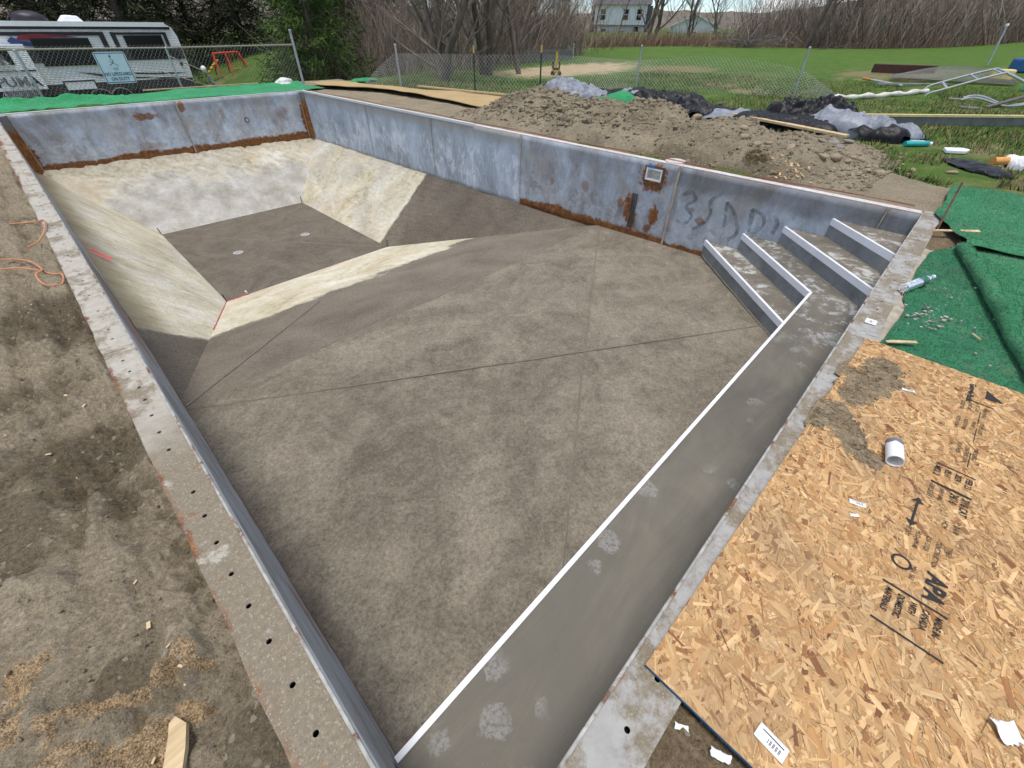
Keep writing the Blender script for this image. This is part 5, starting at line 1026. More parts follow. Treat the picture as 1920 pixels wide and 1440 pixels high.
for dx, dz in ((0, .0), (-.35, -.02)): MB().tube(spline([(dx, .48, .10 + dz), (dx, .30, .16 + dz), (dx, .05, .14 + dz), (dx, -.35, .03), (dx, -.65, .06), (dx, -.9, .16)], 8), .024, 8).build("rail", M_CHROME, HR, smooth=True)
def tz(x, y): return float(terrain(x, y))
def thing_box(name, x, y, sx, sy, sz, rz, mat, label, cat, dz=0.):
    o = MB().box(-sx / 2, sx / 2, -sy / 2, sy / 2, 0, sz).build(name, mat, loc=(x, y, tz(x, y) + dz), rot=(0, 0, rz)); return tag(bevel(o, min(sx, sy, sz) * .15), label, cat)
thing_box("foam_block", 22.0, .28, .35, .55, .28, .3, plain("yellow_foam", (.62, .53, .22), .8), "pale yellow foam block in the debris behind the ladder", "foam", .03)
thing_box("crate", 24.2, -.05, .4, .55, .38, .2, plain("blue_plastic", (.03, .10, .26), .5), "blue plastic crate in the debris behind the ladder", "crate")
thing_box("brown_board", 23.5, 2.95, .12, 1.9, .26, .35, plain("dark_brown_board", (.07, .035, .03), .8), "dark brown board on edge behind the rolled fencing", "board")
thing_box("foam_pad", 20.6, -.75, .5, .7, .14, .4, plain("turquoise_pad", (.08, .42, .40), .6), "turquoise pad in the debris beside the bent handrail", "pad")
thing_box("weathered_plank", 18.3, .72, .10, .55, .04, .5, plain("weathered_grey", (.28, .27, .25), .9), "weathered grey plank lying flat in front of the ladder", "plank")
o = MB().bar((17.2, .12, tz(17.2, .1) + .02), (18.6, -.62, tz(18.6, -.6) + .22), .12, .03).build("weathered_plank", plain("dark_weathered", (.11, .10, .09), .9)); tag(o, "dark weathered plank propped under the bent handrail", "plank")
gr = empty("drain_grate", (16.9, .42, tz(16.9, .4) + .015), .4, "small slotted metal grate lying in the grass", "grate")
MB().box(-.16, .16, -.17, -.15, 0, .02).build("grate_rail", M_CHROME, gr); MB().box(-.16, .16, .15, .17, 0, .02).build("grate_rail", M_CHROME, gr)
for k in range(6): MB().box(-.15 + k * .055, -.125 + k * .055, -.15, .15, 0, .018).build("grate_bar", plain("grate_grey", (.3, .3, .29), .6), gr)
pl = empty("survey_pole", (0, 0, 0), 0, "grey pole with an orange tip lying in the grass", "pole")
p0, p1 = Vector((20.9, 3.6, tz(20.9, 3.6) + .10)), Vector((20.1, 2.35, tz(20.1, 2.3) + .04))
MB().tube([p0.lerp(p1, .22), p1], .03, 8).build("shaft", plain("pole_grey", (.42, .44, .47), .5, .3), pl); MB().tube([p0, p0.lerp(p1, .22)], .034, 8).build("tip", plain("orange_tip", (.50, .20, .07), .7), pl)
o = thing_box("fallen_pipe", 20.6, 2.0, .06, 2.6, .06, .75, plain("pipe_grey", (.30, .31, .31), .5, .4), "grey fence pipe lying in the grass beside the rolled fencing", "pipe")

# ------------------------------------------------------------------ chain-link fences
M_WIRE = plain("galvanised_wire", (.46, .47, .46), .5, .2); M_POST = plain("galvanised_post", (.36, .38, .40), .5, .35, sc=5); M_WIRE_D = plain("dull_wire", (.20, .20, .19), .6, .2)
def chain(name, fn, L, parent, mat, step=.075, rad=.0028, seg=7):
    """fn(s, t) -> point; s along (m), t 0 bottom .. 1 top"""
    mb = MB(); r = rad
    for sg in (1, -1):
        s0 = -1.2
        while s0 < L + 1.2:
            pts = []
            for k in range(seg + 1):
                t = k / seg; s = s0 + sg * t * .85
                if 0 <= s <= L: pts.append(fn(s, t))
            if len(pts) > 1: mb.tube(pts, r, 3, caps=False)
            s0 += step
    return mb.build(name, mat, parent)
def post(name, p, h, r, mat, parent, cap=True, lean=(0, 0)):
    p = Vector(p); q = p + Vector((lean[0], lean[1], h)); e = empty(name, (0, 0, 0)); e.parent = parent
    MB().tube([p, q], r, 10).build("tube", mat, e, smooth=True)
    if cap: MB().tube([q, q + Vector((0, 0, .02)), q + Vector((0, 0, .035))], [r * 1.25, r * 1.2, r * .5], 10).build("cap", mat, e, smooth=True)
    return e
FL_ = empty("chain_link_fence", (0, 0, 0), 0, "chain-link fence with top rail and sign behind the pool's far end", "fence")
LP = [Vector((.92, 16.6, -.35)), Vector((3.85, 16.35, -.35)), Vector((7.26, 16.30, -.35))]
post("post", LP[0], 1.26, .032, M_POST, FL_); post("post", LP[1], 1.26, .026, M_POST, FL_); post("post", LP[2], 1.62, .038, M_POST, FL_)
MB().tube([(.3, 16.63, .93), (.92, 16.6, .93), (3.85, 16.35, .92), (7.26, 16.30, .94)], .021, 8).build("top_rail", plain("weathered_rail", (.24, .22, .18), .6, .3), FL_, smooth=True)
def fL(s, t):
    x = .42 + s; y = 16.62 - .05 * s; b = .10 * math.sin(s * .9) * t * (1 - t) * 2; return Vector((x, y + b + .03, -.03 + 1.02 * t + .03 * math.sin(s * 1.4) * (1 - t)))
chain("wire_mesh", fL, 6.8, FL_, plain("weathered_wire", (.26, .255, .23), .6, .2), .09, .0024)
def fL2(s, t): return Vector((.15 + s * .6 + .15 * math.sin(t * 5), 16.62 + .10 * math.sin(s * 30 + t * 9), -.05 + 1.02 * t))
chain("wire_bundle", fL2, 1.1, FL_, M_WIRE, .05, .004)
for a, b in (((3.85, 16.3, .75), (4.7, 16.6, .34)), ((3.5, 16.4, .45), (4.7, 16.5, .0))): MB().tube([a, b], .012, 6).build("brace_rod", plain("rod_tan", (.38, .33, .26), .6), FL_)
SG = empty("warning_sign", (2.59, 16.42, .235), math.radians(-5), "pale blue no lifeguard sign hanging on the chain-link fence", "sign")
def rrect(w, h, r, n=5):
    out = []
    for (cx_, cy_, a0) in ((w / 2 - r, h / 2 - r, 0), (-w / 2 + r, h / 2 - r, 90), (-w / 2 + r, -h / 2 + r, 180), (w / 2 - r, -h / 2 + r, 270)):
        out += [(cx_ + r * math.cos(math.radians(a0 + 90 * k / n)), cy_ + r * math.sin(math.radians(a0 + 90 * k / n))) for k in range(n + 1)]
    return out
def plate(name, w, h, r, y, mat, parent, th=.003, zc=.31):
    p = rrect(w, h, r); n = len(p); return MB().add([(a, y, zc + b) for a, b in p] + [(a, y + th, zc + b) for a, b in p], [list(range(n)), list(range(2 * n - 1, n - 1, -1))] + [(i, n + i, n + (i + 1) % n, (i + 1) % n) for i in range(n)]).build(name, mat, parent)
M_SIGN, M_SINK = plain("sign_pale_blue", (.50, .61, .68), .4, var=.05), plain("sign_ink", (.05, .06, .09), .6)
plate("sign_plate", .64, .64, .05, 0, M_SIGN, SG); 
def frame(parent, w, h, t, y, zc, mat, name="border"):
    mb = MB()
    for (x0, x1, z0, z1) in ((-w / 2, w / 2, h / 2 - t, h / 2), (-w / 2, w / 2, -h / 2, -h / 2 + t), (-w / 2, -w / 2 + t, -h / 2 + t, h / 2 - t), (w / 2 - t, w / 2, -h / 2 + t, h / 2 - t)): mb.box(x0, x1, y - .002, y, zc + z0, zc + z1)
    return mb.build(name, mat, parent)
frame(SG, .60, .60, .014, -.002, .31, M_SINK)
text("printed_text", "NO LIFEGUARD", .094, M_SINK, SG, (0, -.004, .155), (math.pi / 2, 0, 0), .84, 'CENTER', .002); text("printed_text", "ON DUTY", .094, M_SINK, SG, (0, -.004, .055), (math.pi / 2, 0, 0), .9, 'CENTER', .002)
ic = MB()
for a, b in (((-.09, .36), (.0, .41)), ((.0, .41), (.09, .35)), ((-.03, .50), (.03, .46)), ((.03, .46), (-.02, .40)), ((-.06, .45), (.0, .41)), ((-.05, .30), (.06, .31)), ((-.03, .27), (.05, .275))): ic.bar((a[0], -.004, a[1]), (b[0], -.004, b[1]), .009, .002, up=(0, 1, 0))
ic.cyl((-.01, -.004, .535), (-.01, -.006, .535), .02, 10); ic.build("printed_icon", M_SINK, SG)
ring("bolt", (0, -.004, .565), .001, .012, 'y', .004, M_SINK, SG, 8)

FR_ = empty("chain_link_fence", (0, 0, 0), 0, "sagging chain-link fence curving past the tarp into the lawn", "fence")
FPTS = [(8.30, 14.45, .02), (8.6, 14.05, .42), (8.85, 13.6, .74), (8.99, 13.36, .84), (9.35, 12.1, .87), (9.70, 10.74, .90), (10.2, 9.9, .91), (10.72, 9.2, .93), (12.4, 8.75, .84), (14.2, 8.27, .74), (15.0, 6.7, .86), (15.6, 5.3, .80), (15.86, 4.19, .62), (16.2, 3.75, .38), (16.7, 3.3, .06)]
FS = spline(FPTS, 10); FD = [0.]
for a, b in zip(FS, FS[1:]): FD.append(FD[-1] + math.hypot(b.x - a.x, b.y - a.y))
FD = np.array(FD); FA = np.array([p[:] for p in FS])
def fR(s, t):
    x, y, h = (np.interp(s, FD, FA[:, k]) for k in range(3)); return Vector((x, y, tz(x, y) + h * t))
chain("wire_mesh", fR, FD[-1], FR_, M_WIRE, .10, .0030)
for (x, y, h, r) in ((8.99, 13.36, 1.03, .03), (14.2, 8.27, 1.06, .026), (15.86, 4.19, 1.10, .028)): post("post", (x, y, tz(x, y) - .05), h + .05, r, M_POST, FR_, lean=(0, .03))
M_TGREEN = plain("dark_green_steel", (.015, .045, .03), .5)
for k, (x, y, h) in enumerate(((9.70, 10.74, 1.08), (10.72, 9.2, 1.12))):
    tp = empty("t_post", (x, y, tz(x, y)), 0, "dark green T-post with yellow tip " + ("nearer the bare trees" if k == 0 else "nearer the tarp"), "post", "green T-posts")
    MB().box(-.02, .02, -.004, .004, -.1, h - .16).box(-.004, .004, .004, .03, -.1, h - .16).build("shaft", M_TGREEN, tp); MB().box(-.021, .021, -.005, .005, h - .16, h).box(-.005, .005, .005, .031, h - .16, h).build("tip", plain("tip_yellow", (.62, .40, .12), .6), tp)
x, y = 27.5, .9; o = empty("fence_post", (x, y, tz(x, y)), 0, "lone leaning grey fence post at the lawn's far side", "post"); MB().tube([(0, 0, -.1), (.1, .12, 1.15)], .035, 8).build("tube", M_POST, o); MB().tube([(.1, .12, 1.15), (.11, .13, 1.22)], .05, 8).build("cap", M_PVC, o)
FX = empty("chain_link_fence", (0, 0, 0), 0, "dark screened fence section beyond the straw patch", "fence")
def fX(s, t): return Vector((19.5 + s, 18.6 - .25 * s, tz(19.5 + s, 18.6 - .25 * s) + .45 * t))
chain("wire_mesh", fX, 3.6, FX, M_WIRE_D, .05, .008); post("post", (23.1, 17.7, tz(23.1, 17.7) - .1), .75, .04, M_POST, FX); post("post", (19.5, 18.6, tz(19.5, 18.6) - .1), .6, .035, M_POST, FX)
RF = empty("rolled_fencing", (0, 0, 0), 0, "collapsed roll of dark chain-link fencing behind the ladder", "fencing")
def fM(s, t): return Vector((21.2 + 1.2 * math.sin(t * 3.1), 3.0 - s, tz(21, 2) + .10 + .34 * math.sin(t * 3.14) * math.sin(max(0.05, min(1, s / 3.2)) * 3.0)))
chain("wire_mesh", fM, 3.2, RF, M_WIRE_D, .05, .006)
# yellow machine standing on the straw
ym = empty("yellow_machine", (16.3, 13.25, tz(16.3, 13.2)), -.7, "small yellow and black machine with upright mast on the straw", "machine"); MY = plain("machine_yellow", (.62, .38, .03), .5)
MB().box(-.16, .16, -.12, .12, .05, .17).build("base", MY, ym); MB().box(-.13, .13, -.10, .10, .17, .24).build("engine", M_BLACK, ym); MB().box(-.04, .04, -.035, .035, .24, .74).build("mast", MY, ym)
for s_ in (-1, 1): MB().box(s_ * .13 - .025, s_ * .13 + .025, -.05, .05, .22, .42).build("handle", M_BLACK, ym); MB().tube([(s_ * .13, -.14, .07), (s_ * .13, .14, .07)], .07, 12).build("roller", M_BLACK, ym)
pp = empty("powder_pile", (6.95, 16.9, .06)); o = obj("powder_pile", stone_mesh("powder_pile", 44, 3, .45, .5), plain("white_powder", (.72, .71, .68), .95)); o.location = (6.55, 16.0, .03); o.scale = (.28, .2, .3); tag(o, "small heap of white powder at the corner of the far rim", "powder"); bpy.data.objects.remove(pp)
# ------------------------------------------------------------------ travel trailer
RV = empty("travel_trailer", (2, 31, -1.9), 0, "white and dark grey travel trailer parked behind the fence", "trailer")
def rv(name, x0, x1, z0, z1, d, mat, parent=None, back=.05): return MB().box(x0 - 2, x1 - 2, -d, -d + back, z0 + 1.9, z1 + 1.9).build(name, mat, parent or RV)
def corr(name, col, dark):
    g = G(name); w = g.n("ShaderNodeTexWave"); w.wave_type = 'BANDS'; w.bands_direction = 'Z'; w.inputs['Scale'].default_value = 5.0; w.inputs['Distortion'].default_value = 0; g.t.links.new(g.p, w.inputs[0])
    return g.out(g.mix(g.ss(w.outputs['Fac'], .35, .05), col, dark), .45, 0, g.bump(w.outputs['Fac'], .6, .03), spec=.4)
M_RW, M_RG = corr("white_siding", (.91, .92, .94), (.70, .71, .74)), corr("grey_siding", (.035, .035, .04), (.018, .018, .02))
M_RK, M_RP = plain("dark_trim", (.03, .026, .034), .45), plain("smooth_white", (.88, .89, .91), .4, var=.03)
M_GLS = plain("tinted_glass", (.010, .011, .013), .3, var=.05, spec=.2)
bd = MB(); pr = [(-6.0, -1.15), (5.86, -1.15), (5.92, -.2), (5.90, .9), (5.78, 1.25), (5.5, 1.40), (-6.0, 1.42)]; n = len(pr)
bd.add([(a, 0, b + 1.9) for a, b in pr] + [(a, 2.4, b + 1.9) for a, b in pr], [list(range(n - 1, -1, -1)), list(range(n, 2 * n))] + [(i, (i + 1) % n, n + (i + 1) % n, n + i) for i in range(n)]); bd.build("body", M_RW, RV)
rv("roof_edge", -4, 7.55, 1.26, 1.43, .06, M_RP); rv("roof_trim", -4, 7.7, 1.17, 1.26, .04, M_RK); rv("awning_rail", -4, 4.9, 1.08, 1.15, .07, plain("awning_grey", (.45, .47, .48), .5)); rv("awning_rail", 5.3, 7.3, 1.06, 1.12, .07, plain("awning_grey2", (.45, .47, .48), .5))
rv("trim_band", -4, 4.75, .95, 1.07, .05, M_RK); rv("trim_band", 5.2, 7.35, .98, 1.06, .05, M_RK)
rv("grey_panel", -4, 7.88, .02, .52, .03, M_RG); rv("lower_skirt", -4, 7.85, -1.15, -.76, .03, M_RG); rv("chassis", -4, 7.7, -1.35, -1.15, -.1, M_RK)
rv("trim_post", 4.75, 4.95, -.75, 1.07, .06, M_RK); rv("trim_post", 5.2, 5.38, -1.1, 1.07, .06, M_RK); rv("trim_post", 7.3, 7.44, .3, 1.06, .06, M_RK)
w1 = rv("window", 2.30, 4.30, -.10, .84, .07, M_GLS); MB().box(.30, 2.30, -.075, -.065, 1.9 + .83, 1.9 + .87).build("window_frame", M_RK, w1)
rv("window", 5.65, 7.2, .15, .95, .07, M_GLS)
so_ = empty("slide_out", (0, 0, 0)); so_.parent = RV
rv("slide_wall", -4.6, 1.95, -.85, .68, .55, M_RW, so_, .5); rv("slide_window", -3, 1.35, .02, .58, .57, M_GLS, so_, .03); rv("slide_skirt", -4.6, 1.95, -1.1, -.85, .55, M_RK, so_, .5); rv("slide_stripe", -3, 1.9, -.22, -.16, .56, M_RK, so_, .02)
text("lettering", "PUMA", .46, plain("letter_ink", (.05, .04, .08), .5), so_, (-.98 - .6, -.565, 1.9 - .72), (math.pi / 2, 0, 0), 1.15, bold=.012)
ht = rv("storage_hatch", 2.62, 3.72, -1.0, -.66, .06, M_RP); f_ = MB()
for (x0, x1, z0, z1) in ((.58, 1.76, 1.21, 1.26), (.58, 1.76, .87, .92), (.58, .63, .92, 1.21), (1.71, 1.76, .92, 1.21)): f_.box(x0, x1, -.075, -.058, z0, z1)
f_.build("hatch_frame", M_RK, ht)
def swoosh(name, pts, mat, d=.066): MB().add([(x - 2, -d, z + 1.9) for x, z in pts], [list(range(len(pts)))]).build(name, mat, RV)
swoosh("red_swoosh", [(1.85, .82), (2.05, .98), (2.6, 1.02), (3.4, .97), (4.0, .88), (3.2, .90), (2.6, .86), (2.4, .78)], plain("decal_red", (.20, .03, .04), .4)); swoosh("blue_swoosh", [(1.55, .78), (1.75, .92), (1.95, .80), (2.5, .70), (2.45, .58), (2.0, .62), (1.65, .68)], plain("decal_blue", (.03, .05, .16), .4), .068)
swoosh("dark_swoosh", [(3.2, -.32), (4.0, -.42), (4.7, -.58), (4.65, -.66), (3.9, -.48)], M_RK); swoosh("dark_swoosh", [(5.4, -.45), (7.0, -.50), (7.8, -.55), (6.9, -.56), (5.5, -.52)], M_RK); swoosh("dark_swoosh", [(5.4, -.6), (6.2, -.68), (7.9, -.70), (6.5, -.74), (5.4, -.66)], M_RK)
ac = MB(); ac.add([(x, y, z) for x, y, z in ((1.7, .6, 3.32), (2.55, .6, 3.32), (2.4, .6, 3.52), (1.95, .6, 3.55), (1.7, 1.6, 3.32), (2.55, 1.6, 3.32), (2.4, 1.6, 3.52), (1.95, 1.6, 3.55))], [(0, 1, 2, 3), (7, 6, 5, 4), (3, 2, 6, 7), (1, 5, 6, 2), (4, 0, 3, 7)]); bevel(ac.build("roof_vent", M_RP, RV), .05)
dm = obj("air_conditioner", stone_mesh("air_conditioner", 3, 3, .6, .05), M_RK, RV); dm.location = (.75, 1.1, 3.38); dm.scale = (.62, .5, .52)
for k, x in enumerate((1.75, 2.55)):
    wh = empty("wheel", (x, .02, .38)); wh.parent = RV; MB().tube([(0, -.02, 0), (0, .25, 0)], .38, 20).build("tyre", M_BLACK, wh); MB().tube([(0, -.05, 0), (0, .0, 0)], .2, 14).build("rim", M_CHROME, wh)
    MB().tube([(math.cos(a) * .47 + x, -.05, math.sin(a) * .47 + .42) for a in np.linspace(.1, 3.04, 12)], .035, 5).build("wheel_arch", plain("arch_grey", (.16, .16, .17), .6), RV)
for z in (.36, .16, -.08): MB().tube([(5.6, -.05, 1.9 + z - .1), (5.6, -.02, 1.9 + z - .1)], .07, 8).build("port", M_RK, RV)

# ------------------------------------------------------------------ swing set, ball post, tyres
SW = empty("swing_set", (11.8, 38, tz(11.8, 38)), 0, "red toddler swing set with a yellow slide on the lower lawn", "swing set"); MRD = plain("play_red", (.62, .05, .03), .5); MYL = plain("play_yellow", (.65, .42, .04), .5); zt_ = 1.18
MB().tube([(-.55, 0, zt_ - .06), (1.05, 0, zt_)], .05, 8).build("top_bar", MRD, SW)
for (x, dx) in ((-.5, -.1), (.25, 0), (1.05, .45)):
    for s_ in (-1, 1): MB().tube([(x, 0, zt_ - .04), (x + dx, s_ * .45, 0)], .045, 7).build("leg", MRD, SW)
for x in (.55, .85):
    st = empty("swing_seat", (x, 0, 0)); st.parent = SW
    for s_ in (-1, 1): MB().tube([(s_ * .1, 0, zt_), (s_ * .1, 0, .3)], .012, 5).build("chain", MYL, st)
    MB().box(-.13, .13, -.09, .09, .27, .32).build("seat", MYL, st)
MB().add([(-.35, -.16, .82), (-.35, .16, .82), (-.75, .16, .55), (-.75, -.16, .55), (-1.15, .16, .18), (-1.15, -.16, .18), (-1.35, .16, .12), (-1.35, -.16, .12)], [(0, 1, 2, 3), (3, 2, 4, 5), (5, 4, 6, 7)]).build("slide", MYL, SW).modifiers.new("t", 'SOLIDIFY').thickness = .05
BP = empty("ball_post", (9.6, 34.5, tz(9.6, 34.5)), 0, "white ball-topped figure wrapped in grey beside the trailer", "figure post")
o = obj("ball", stone_mesh("ball", 8, 3, 1, .04), M_RP, BP); o.location = (-.12, 0, 1.12); o.scale = (.15, .15, .17)
MB().tube(spline([(-.08, 0, .98), (0, 0, .75), (.08, 0, .5), (.18, 0, .25), (.2, 0, 0)], 5), [.05] * 4 + [.10] * 6 + [.12] * 6 + [.10] * 5, 9).build("wrap", plain("grey_wrap", (.30, .31, .34), .8, var=.3), BP, smooth=True)
for k, (x, y, lab) in enumerate(((15.2, 40.5, "black half-buried tyre arch near the swing set"), (17.4, 40.8, "black half-buried tyre arch near the corner post"))):
    o = MB().tube([(math.cos(a) * .36, 0, math.sin(a) * .42) for a in np.linspace(0, math.pi, 14)], .10, 8).build("tyre_arch", M_BLACK, smooth=True, loc=(x, y, tz(x, y) - .02)); tag(o, lab, "tyre", "half-buried tyres")

# ------------------------------------------------------------------ houses
def siding(name, col):
    g = G(name); w = g.n("ShaderNodeTexWave"); w.bands_direction = 'Z'; w.inputs['Scale'].default_value = 2.2; g.t.links.new(g.p, w.inputs[0]); return g.out(g.mix(g.ss(w.outputs['Fac'], .25, .0), g.ramp(g.noise(.6, 4), [(.3, tuple(k * .88 for k in col)), (.7, col)]), tuple(k * .75 for k in col)), .6)
M_SID, M_SID2, M_ROOF = siding("pale_siding", (.82, .83, .88)), siding("grey_siding_house", (.72, .73, .76)), plain("roof_shingle", (.10, .10, .11), .9)
M_WFR = plain("window_white", (.7, .7, .72), .5)
def window(parent, x, z, w, h, y, mat=M_GLS):
    o = MB().box(x - w / 2, x + w / 2, y - .02, y, z, z + h).build("window", mat, parent); mb = MB()
    for (x0, x1, z0, z1) in ((x - w / 2 - .09, x + w / 2 + .09, z + h, z + h + .1), (x - w / 2 - .09, x + w / 2 + .09, z - .1, z), (x - w / 2 - .09, x - w / 2, z, z + h), (x + w / 2, x + w / 2 + .09, z, z + h), (x - w / 2, x + w / 2, z + h * .47, z + h * .53)): mb.box(x0, x1, y - .06, y - .021, z0, z1)
    mb.build("window_frame", M_WFR, o); return o
HS = empty("house", (80, 52.2, -.4), math.radians(-57), "two-storey pale house seen through bare trees", "house")
MB().box(-4.2, 4.2, .4, 7, 0, 2.1).build("lower_wall", M_SID2, HS); MB().box(-4.3, 4.3, 0, 7, 2.1, 4.75).build("upper_wall", M_SID, HS); MB().box(-4.45, 4.45, -.06, .3, 2.0, 2.14).build("overhang_trim", plain("trim_dark", (.14, .14, .15), .7), HS)
MB().add([(-4.9, -.6, 4.7), (4.9, -.6, 4.7), (4.9, 3.5, 7), (-4.9, 3.5, 7), (-4.9, 7.6, 4.7), (4.9, 7.6, 4.7)], [(0, 1, 2, 3), (3, 2, 5, 4), (0, 3, 4), (1, 5, 2), (0, 4, 5, 1)]).build("roof", M_ROOF, HS)
for x in (-2.9, .9, 3.1): window(HS, x, 2.75, .8, 1.35, -.01)
for x, h in ((-2.6, 1.1), (.5, .8), (2.9, 1.4)): window(HS, x, .5, .8, h, .39)
acu = empty("heat_pump", (.2, .1, .25)); acu.parent = HS; MB().box(-.4, .4, -.2, .2, 0, .7).build("casing", M_RP, acu); ring("fan_grille", (.08, -.21, .36), .03, .26, 'y', .02, plain("grille_grey", (.3, .3, .3), .6), acu, 16)
MB().box(4.3, 5.2, 1.2, 6.5, 0, 4.6).build("side_wing", plain("wing_dark", (.10, .095, .10), .8), HS); MB().box(-5.0, -4.3, 1.2, 6.5, 0, 4.6).build("side_wing", plain("wing_dark2", (.09, .085, .095), .8), HS)
GA = empty("garage", (82, 39.6, -.5), math.radians(-62), "white gabled garage right of the house", "garage"); pr = [(-3.6, 0), (3.6, 0), (3.6, 2.05), (0, 3.45), (-3.6, 2.05)]
MB().add([(a, 0, b) for a, b in pr] + [(a, 7, b) for a, b in pr], [(4, 3, 2, 1, 0), (5, 6, 7, 8, 9)] + [(i, (i + 1) % 5, 5 + (i + 1) % 5, 5 + i) for i in range(5)]).build("gable_wall", M_SID2, GA)
rm = MB()
for s_ in (-1, 1): rm.add([(0, -.35, 3.6), (s_ * 4.0, -.35, 2.05), (s_ * 4.0, 7.3, 2.05), (0, 7.3, 3.6), (0, -.35, 3.45), (s_ * 4.0, -.35, 1.9), (s_ * 4.0, 7.3, 1.9), (0, 7.3, 3.45)], [(0, 1, 2, 3), (4, 7, 6, 5), (0, 4, 5, 1)])
rm.build("roof", plain("pale_roof_edge", (.62, .63, .66), .6), GA); window(GA, .1, .75, .75, .7, -.01, plain("brown_panel", (.16, .08, .06), .8))
SH = empty("small_shed", (66, 52, -.3), math.radians(-52), "small white shed low behind the bare trees", "shed"); MB().box(-1.6, .2, 0, 3, 0, .9).build("wall", M_SID, SH); MB().add([(-1.9, -.2, .8), (-.6, -.2, 1.75), (.5, -.2, .8), (-1.9, 3, .8), (-.6, 3, 1.75), (.5, 3, .8)], [(0, 2, 1), (3, 4, 5), (0, 1, 4, 3), (1, 2, 5, 4)]).build("roof", M_RP, SH); MB().box(.9, 2.2, -.1, 0, 0, .95).build("side_panel", M_RP, SH)

# ------------------------------------------------------------------ trees
def bark(name, a, b): 
    g = G(name); n = g.noise(5, 5, .7, v=g.vec((1, 1, .25))); return g.out(g.ramp(n, [(.3, a), (.7, b)]), .95, spec=.1)
M_BARK, M_BARK_L, M_TWIG, M_TWIG_R, M_BIRCH = bark("bark_grey_brown", (.075, .062, .052), (.19, .16, .135)), bark("bark_pale", (.15, .135, .115), (.27, .245, .215)), bark("twig_brown", (.13, .103, .085), (.28, .235, .195)), bark("twig_red", (.10, .05, .042), (.22, .125, .10)), bark("birch_white", (.22, .20, .18), (.52, .50, .46))
def grow(seed, H, r0, spread=.55, levels=4, low=.12, twigs=7, multi=1):
    r = random.Random(seed); T, Bs = MB(), MB()
    def limb(p, d, L, rad, lev):
        n = 5 if lev < 2 else 3; pts, rs = [p], [rad]; q, dd = p.copy(), d.copy()
        for k in range(n):
            dd = (dd + Vector((r.gauss(0, .16), r.gauss(0, .16), r.gauss(.04, .10)))).normalized(); q = q + dd * (L / n); pts.append(q.copy()); rs.append(max(.0035, rad * (1 - .75 * (k + 1) / n)))
        (T if lev == 0 else Bs).tube(pts, rs, 7 if lev == 0 else (5 if lev == 1 else 3), caps=False)
        if lev >= levels: return
        m = {0: 12, 1: twigs, 2: 5}.get(lev, 4)
        for k in range(m):
            t = (low + (1 - low) * (k + r.random()) / m) if lev == 0 else r.uniform(.2, 1); i = min(n - 1, int(t * n)); f = t * n - i; bp = pts[i].lerp(pts[i + 1], f)
            a = r.uniform(0, 6.283); side = Vector((math.cos(a), math.sin(a), r.uniform(-.1, .7))).normalized(); nd = (side * spread + dd * (1 - spread) * .9 + Vector((0, 0, .12))).normalized()
            limb(bp, nd, L * r.uniform(.32, .55) * (1.15 - .5 * t if lev == 0 else 1), max(.004, rs[i] * r.uniform(.35, .55)), lev + 1)
    for k in range(multi):
        a = r.uniform(0, 6.28); limb(Vector((math.cos(a) * .15, math.sin(a) * .15, -.2)) * (1 if multi > 1 else 0) + Vector((0, 0, -.2)), Vector((math.cos(a) * .25 * (multi > 1) + r.gauss(0, .06), math.sin(a) * .25 * (multi > 1) + r.gauss(0, .06), 1)).normalized(), H * r.uniform(.8, 1.05), r0 * r.uniform(.7, 1), 0)
    return mesh("trunk", T.v, T.f, True), mesh("crown", Bs.v, Bs.f, True)
TREES = {}
for nm, args, bk in (("a", (1, 8, .17, .55, 3, .08, 8, 2), M_BARK), ("b", (2, 9, .13, .6, 3, .10, 8, 1), M_BARK), ("c", (3, 7, .09, .5, 3, .05, 7, 3), M_BARK_L), ("d", (4, 10, .10, .5, 3, .15, 7, 1), M_BIRCH), ("e", (5, 7, .2, .7, 3, .06, 9, 3), M_BARK), ("f", (6, 11, .2, .45, 3, .2, 7, 1), M_BARK)):
    t_, c_ = grow(*args); t_.materials.append(bk); c_.materials.append(M_TWIG if bk is not M_BARK_L else M_BARK_L); TREES[nm] = (t_, c_)
def tree(kind, x, y, s, rz, label, group, name="bare_tree"):
    t_, c_ = TREES[kind]; e = empty(name, (x, y, tz(x, y)), rz, label, "tree", group); e.scale = (s, s, s); obj("trunk", t_, None, e); obj("crown", c_, None, e); return e
near = (("e", 11.6, 14.6, .8, .3, "multi-stemmed bare tree behind the leftmost bend of the fence"), ("a", 14.4, 15.3, .9, 1.9, "bare tree with crooked limbs leaning over the fence"), ("f", 15.6, 14.6, .8, 4., "straight bare tree trunk at the edge of the straw patch"), ("c", 13.2, 16.8, .9, 2.4, "pale bare sapling clump behind the crooked tree"), ("d", 17.5, 19.2, .9, 5.2, "slim pale-barked tree behind the straw patch"))
for a in near: tree(*a, "near bare trees behind the fence")
tree("f", 43.0, 11.9, 1.35, 1.0, "lone dark bare tree standing at the lawn's far edge", None); tree("a", 44.5, 25.5, 1.2, 2.2, "bare leaning tree in front of the house", None); tree("f", 57, 33, 1.3, 1.2, "tall bare tree between house and garage", None)
r = random.Random(99)
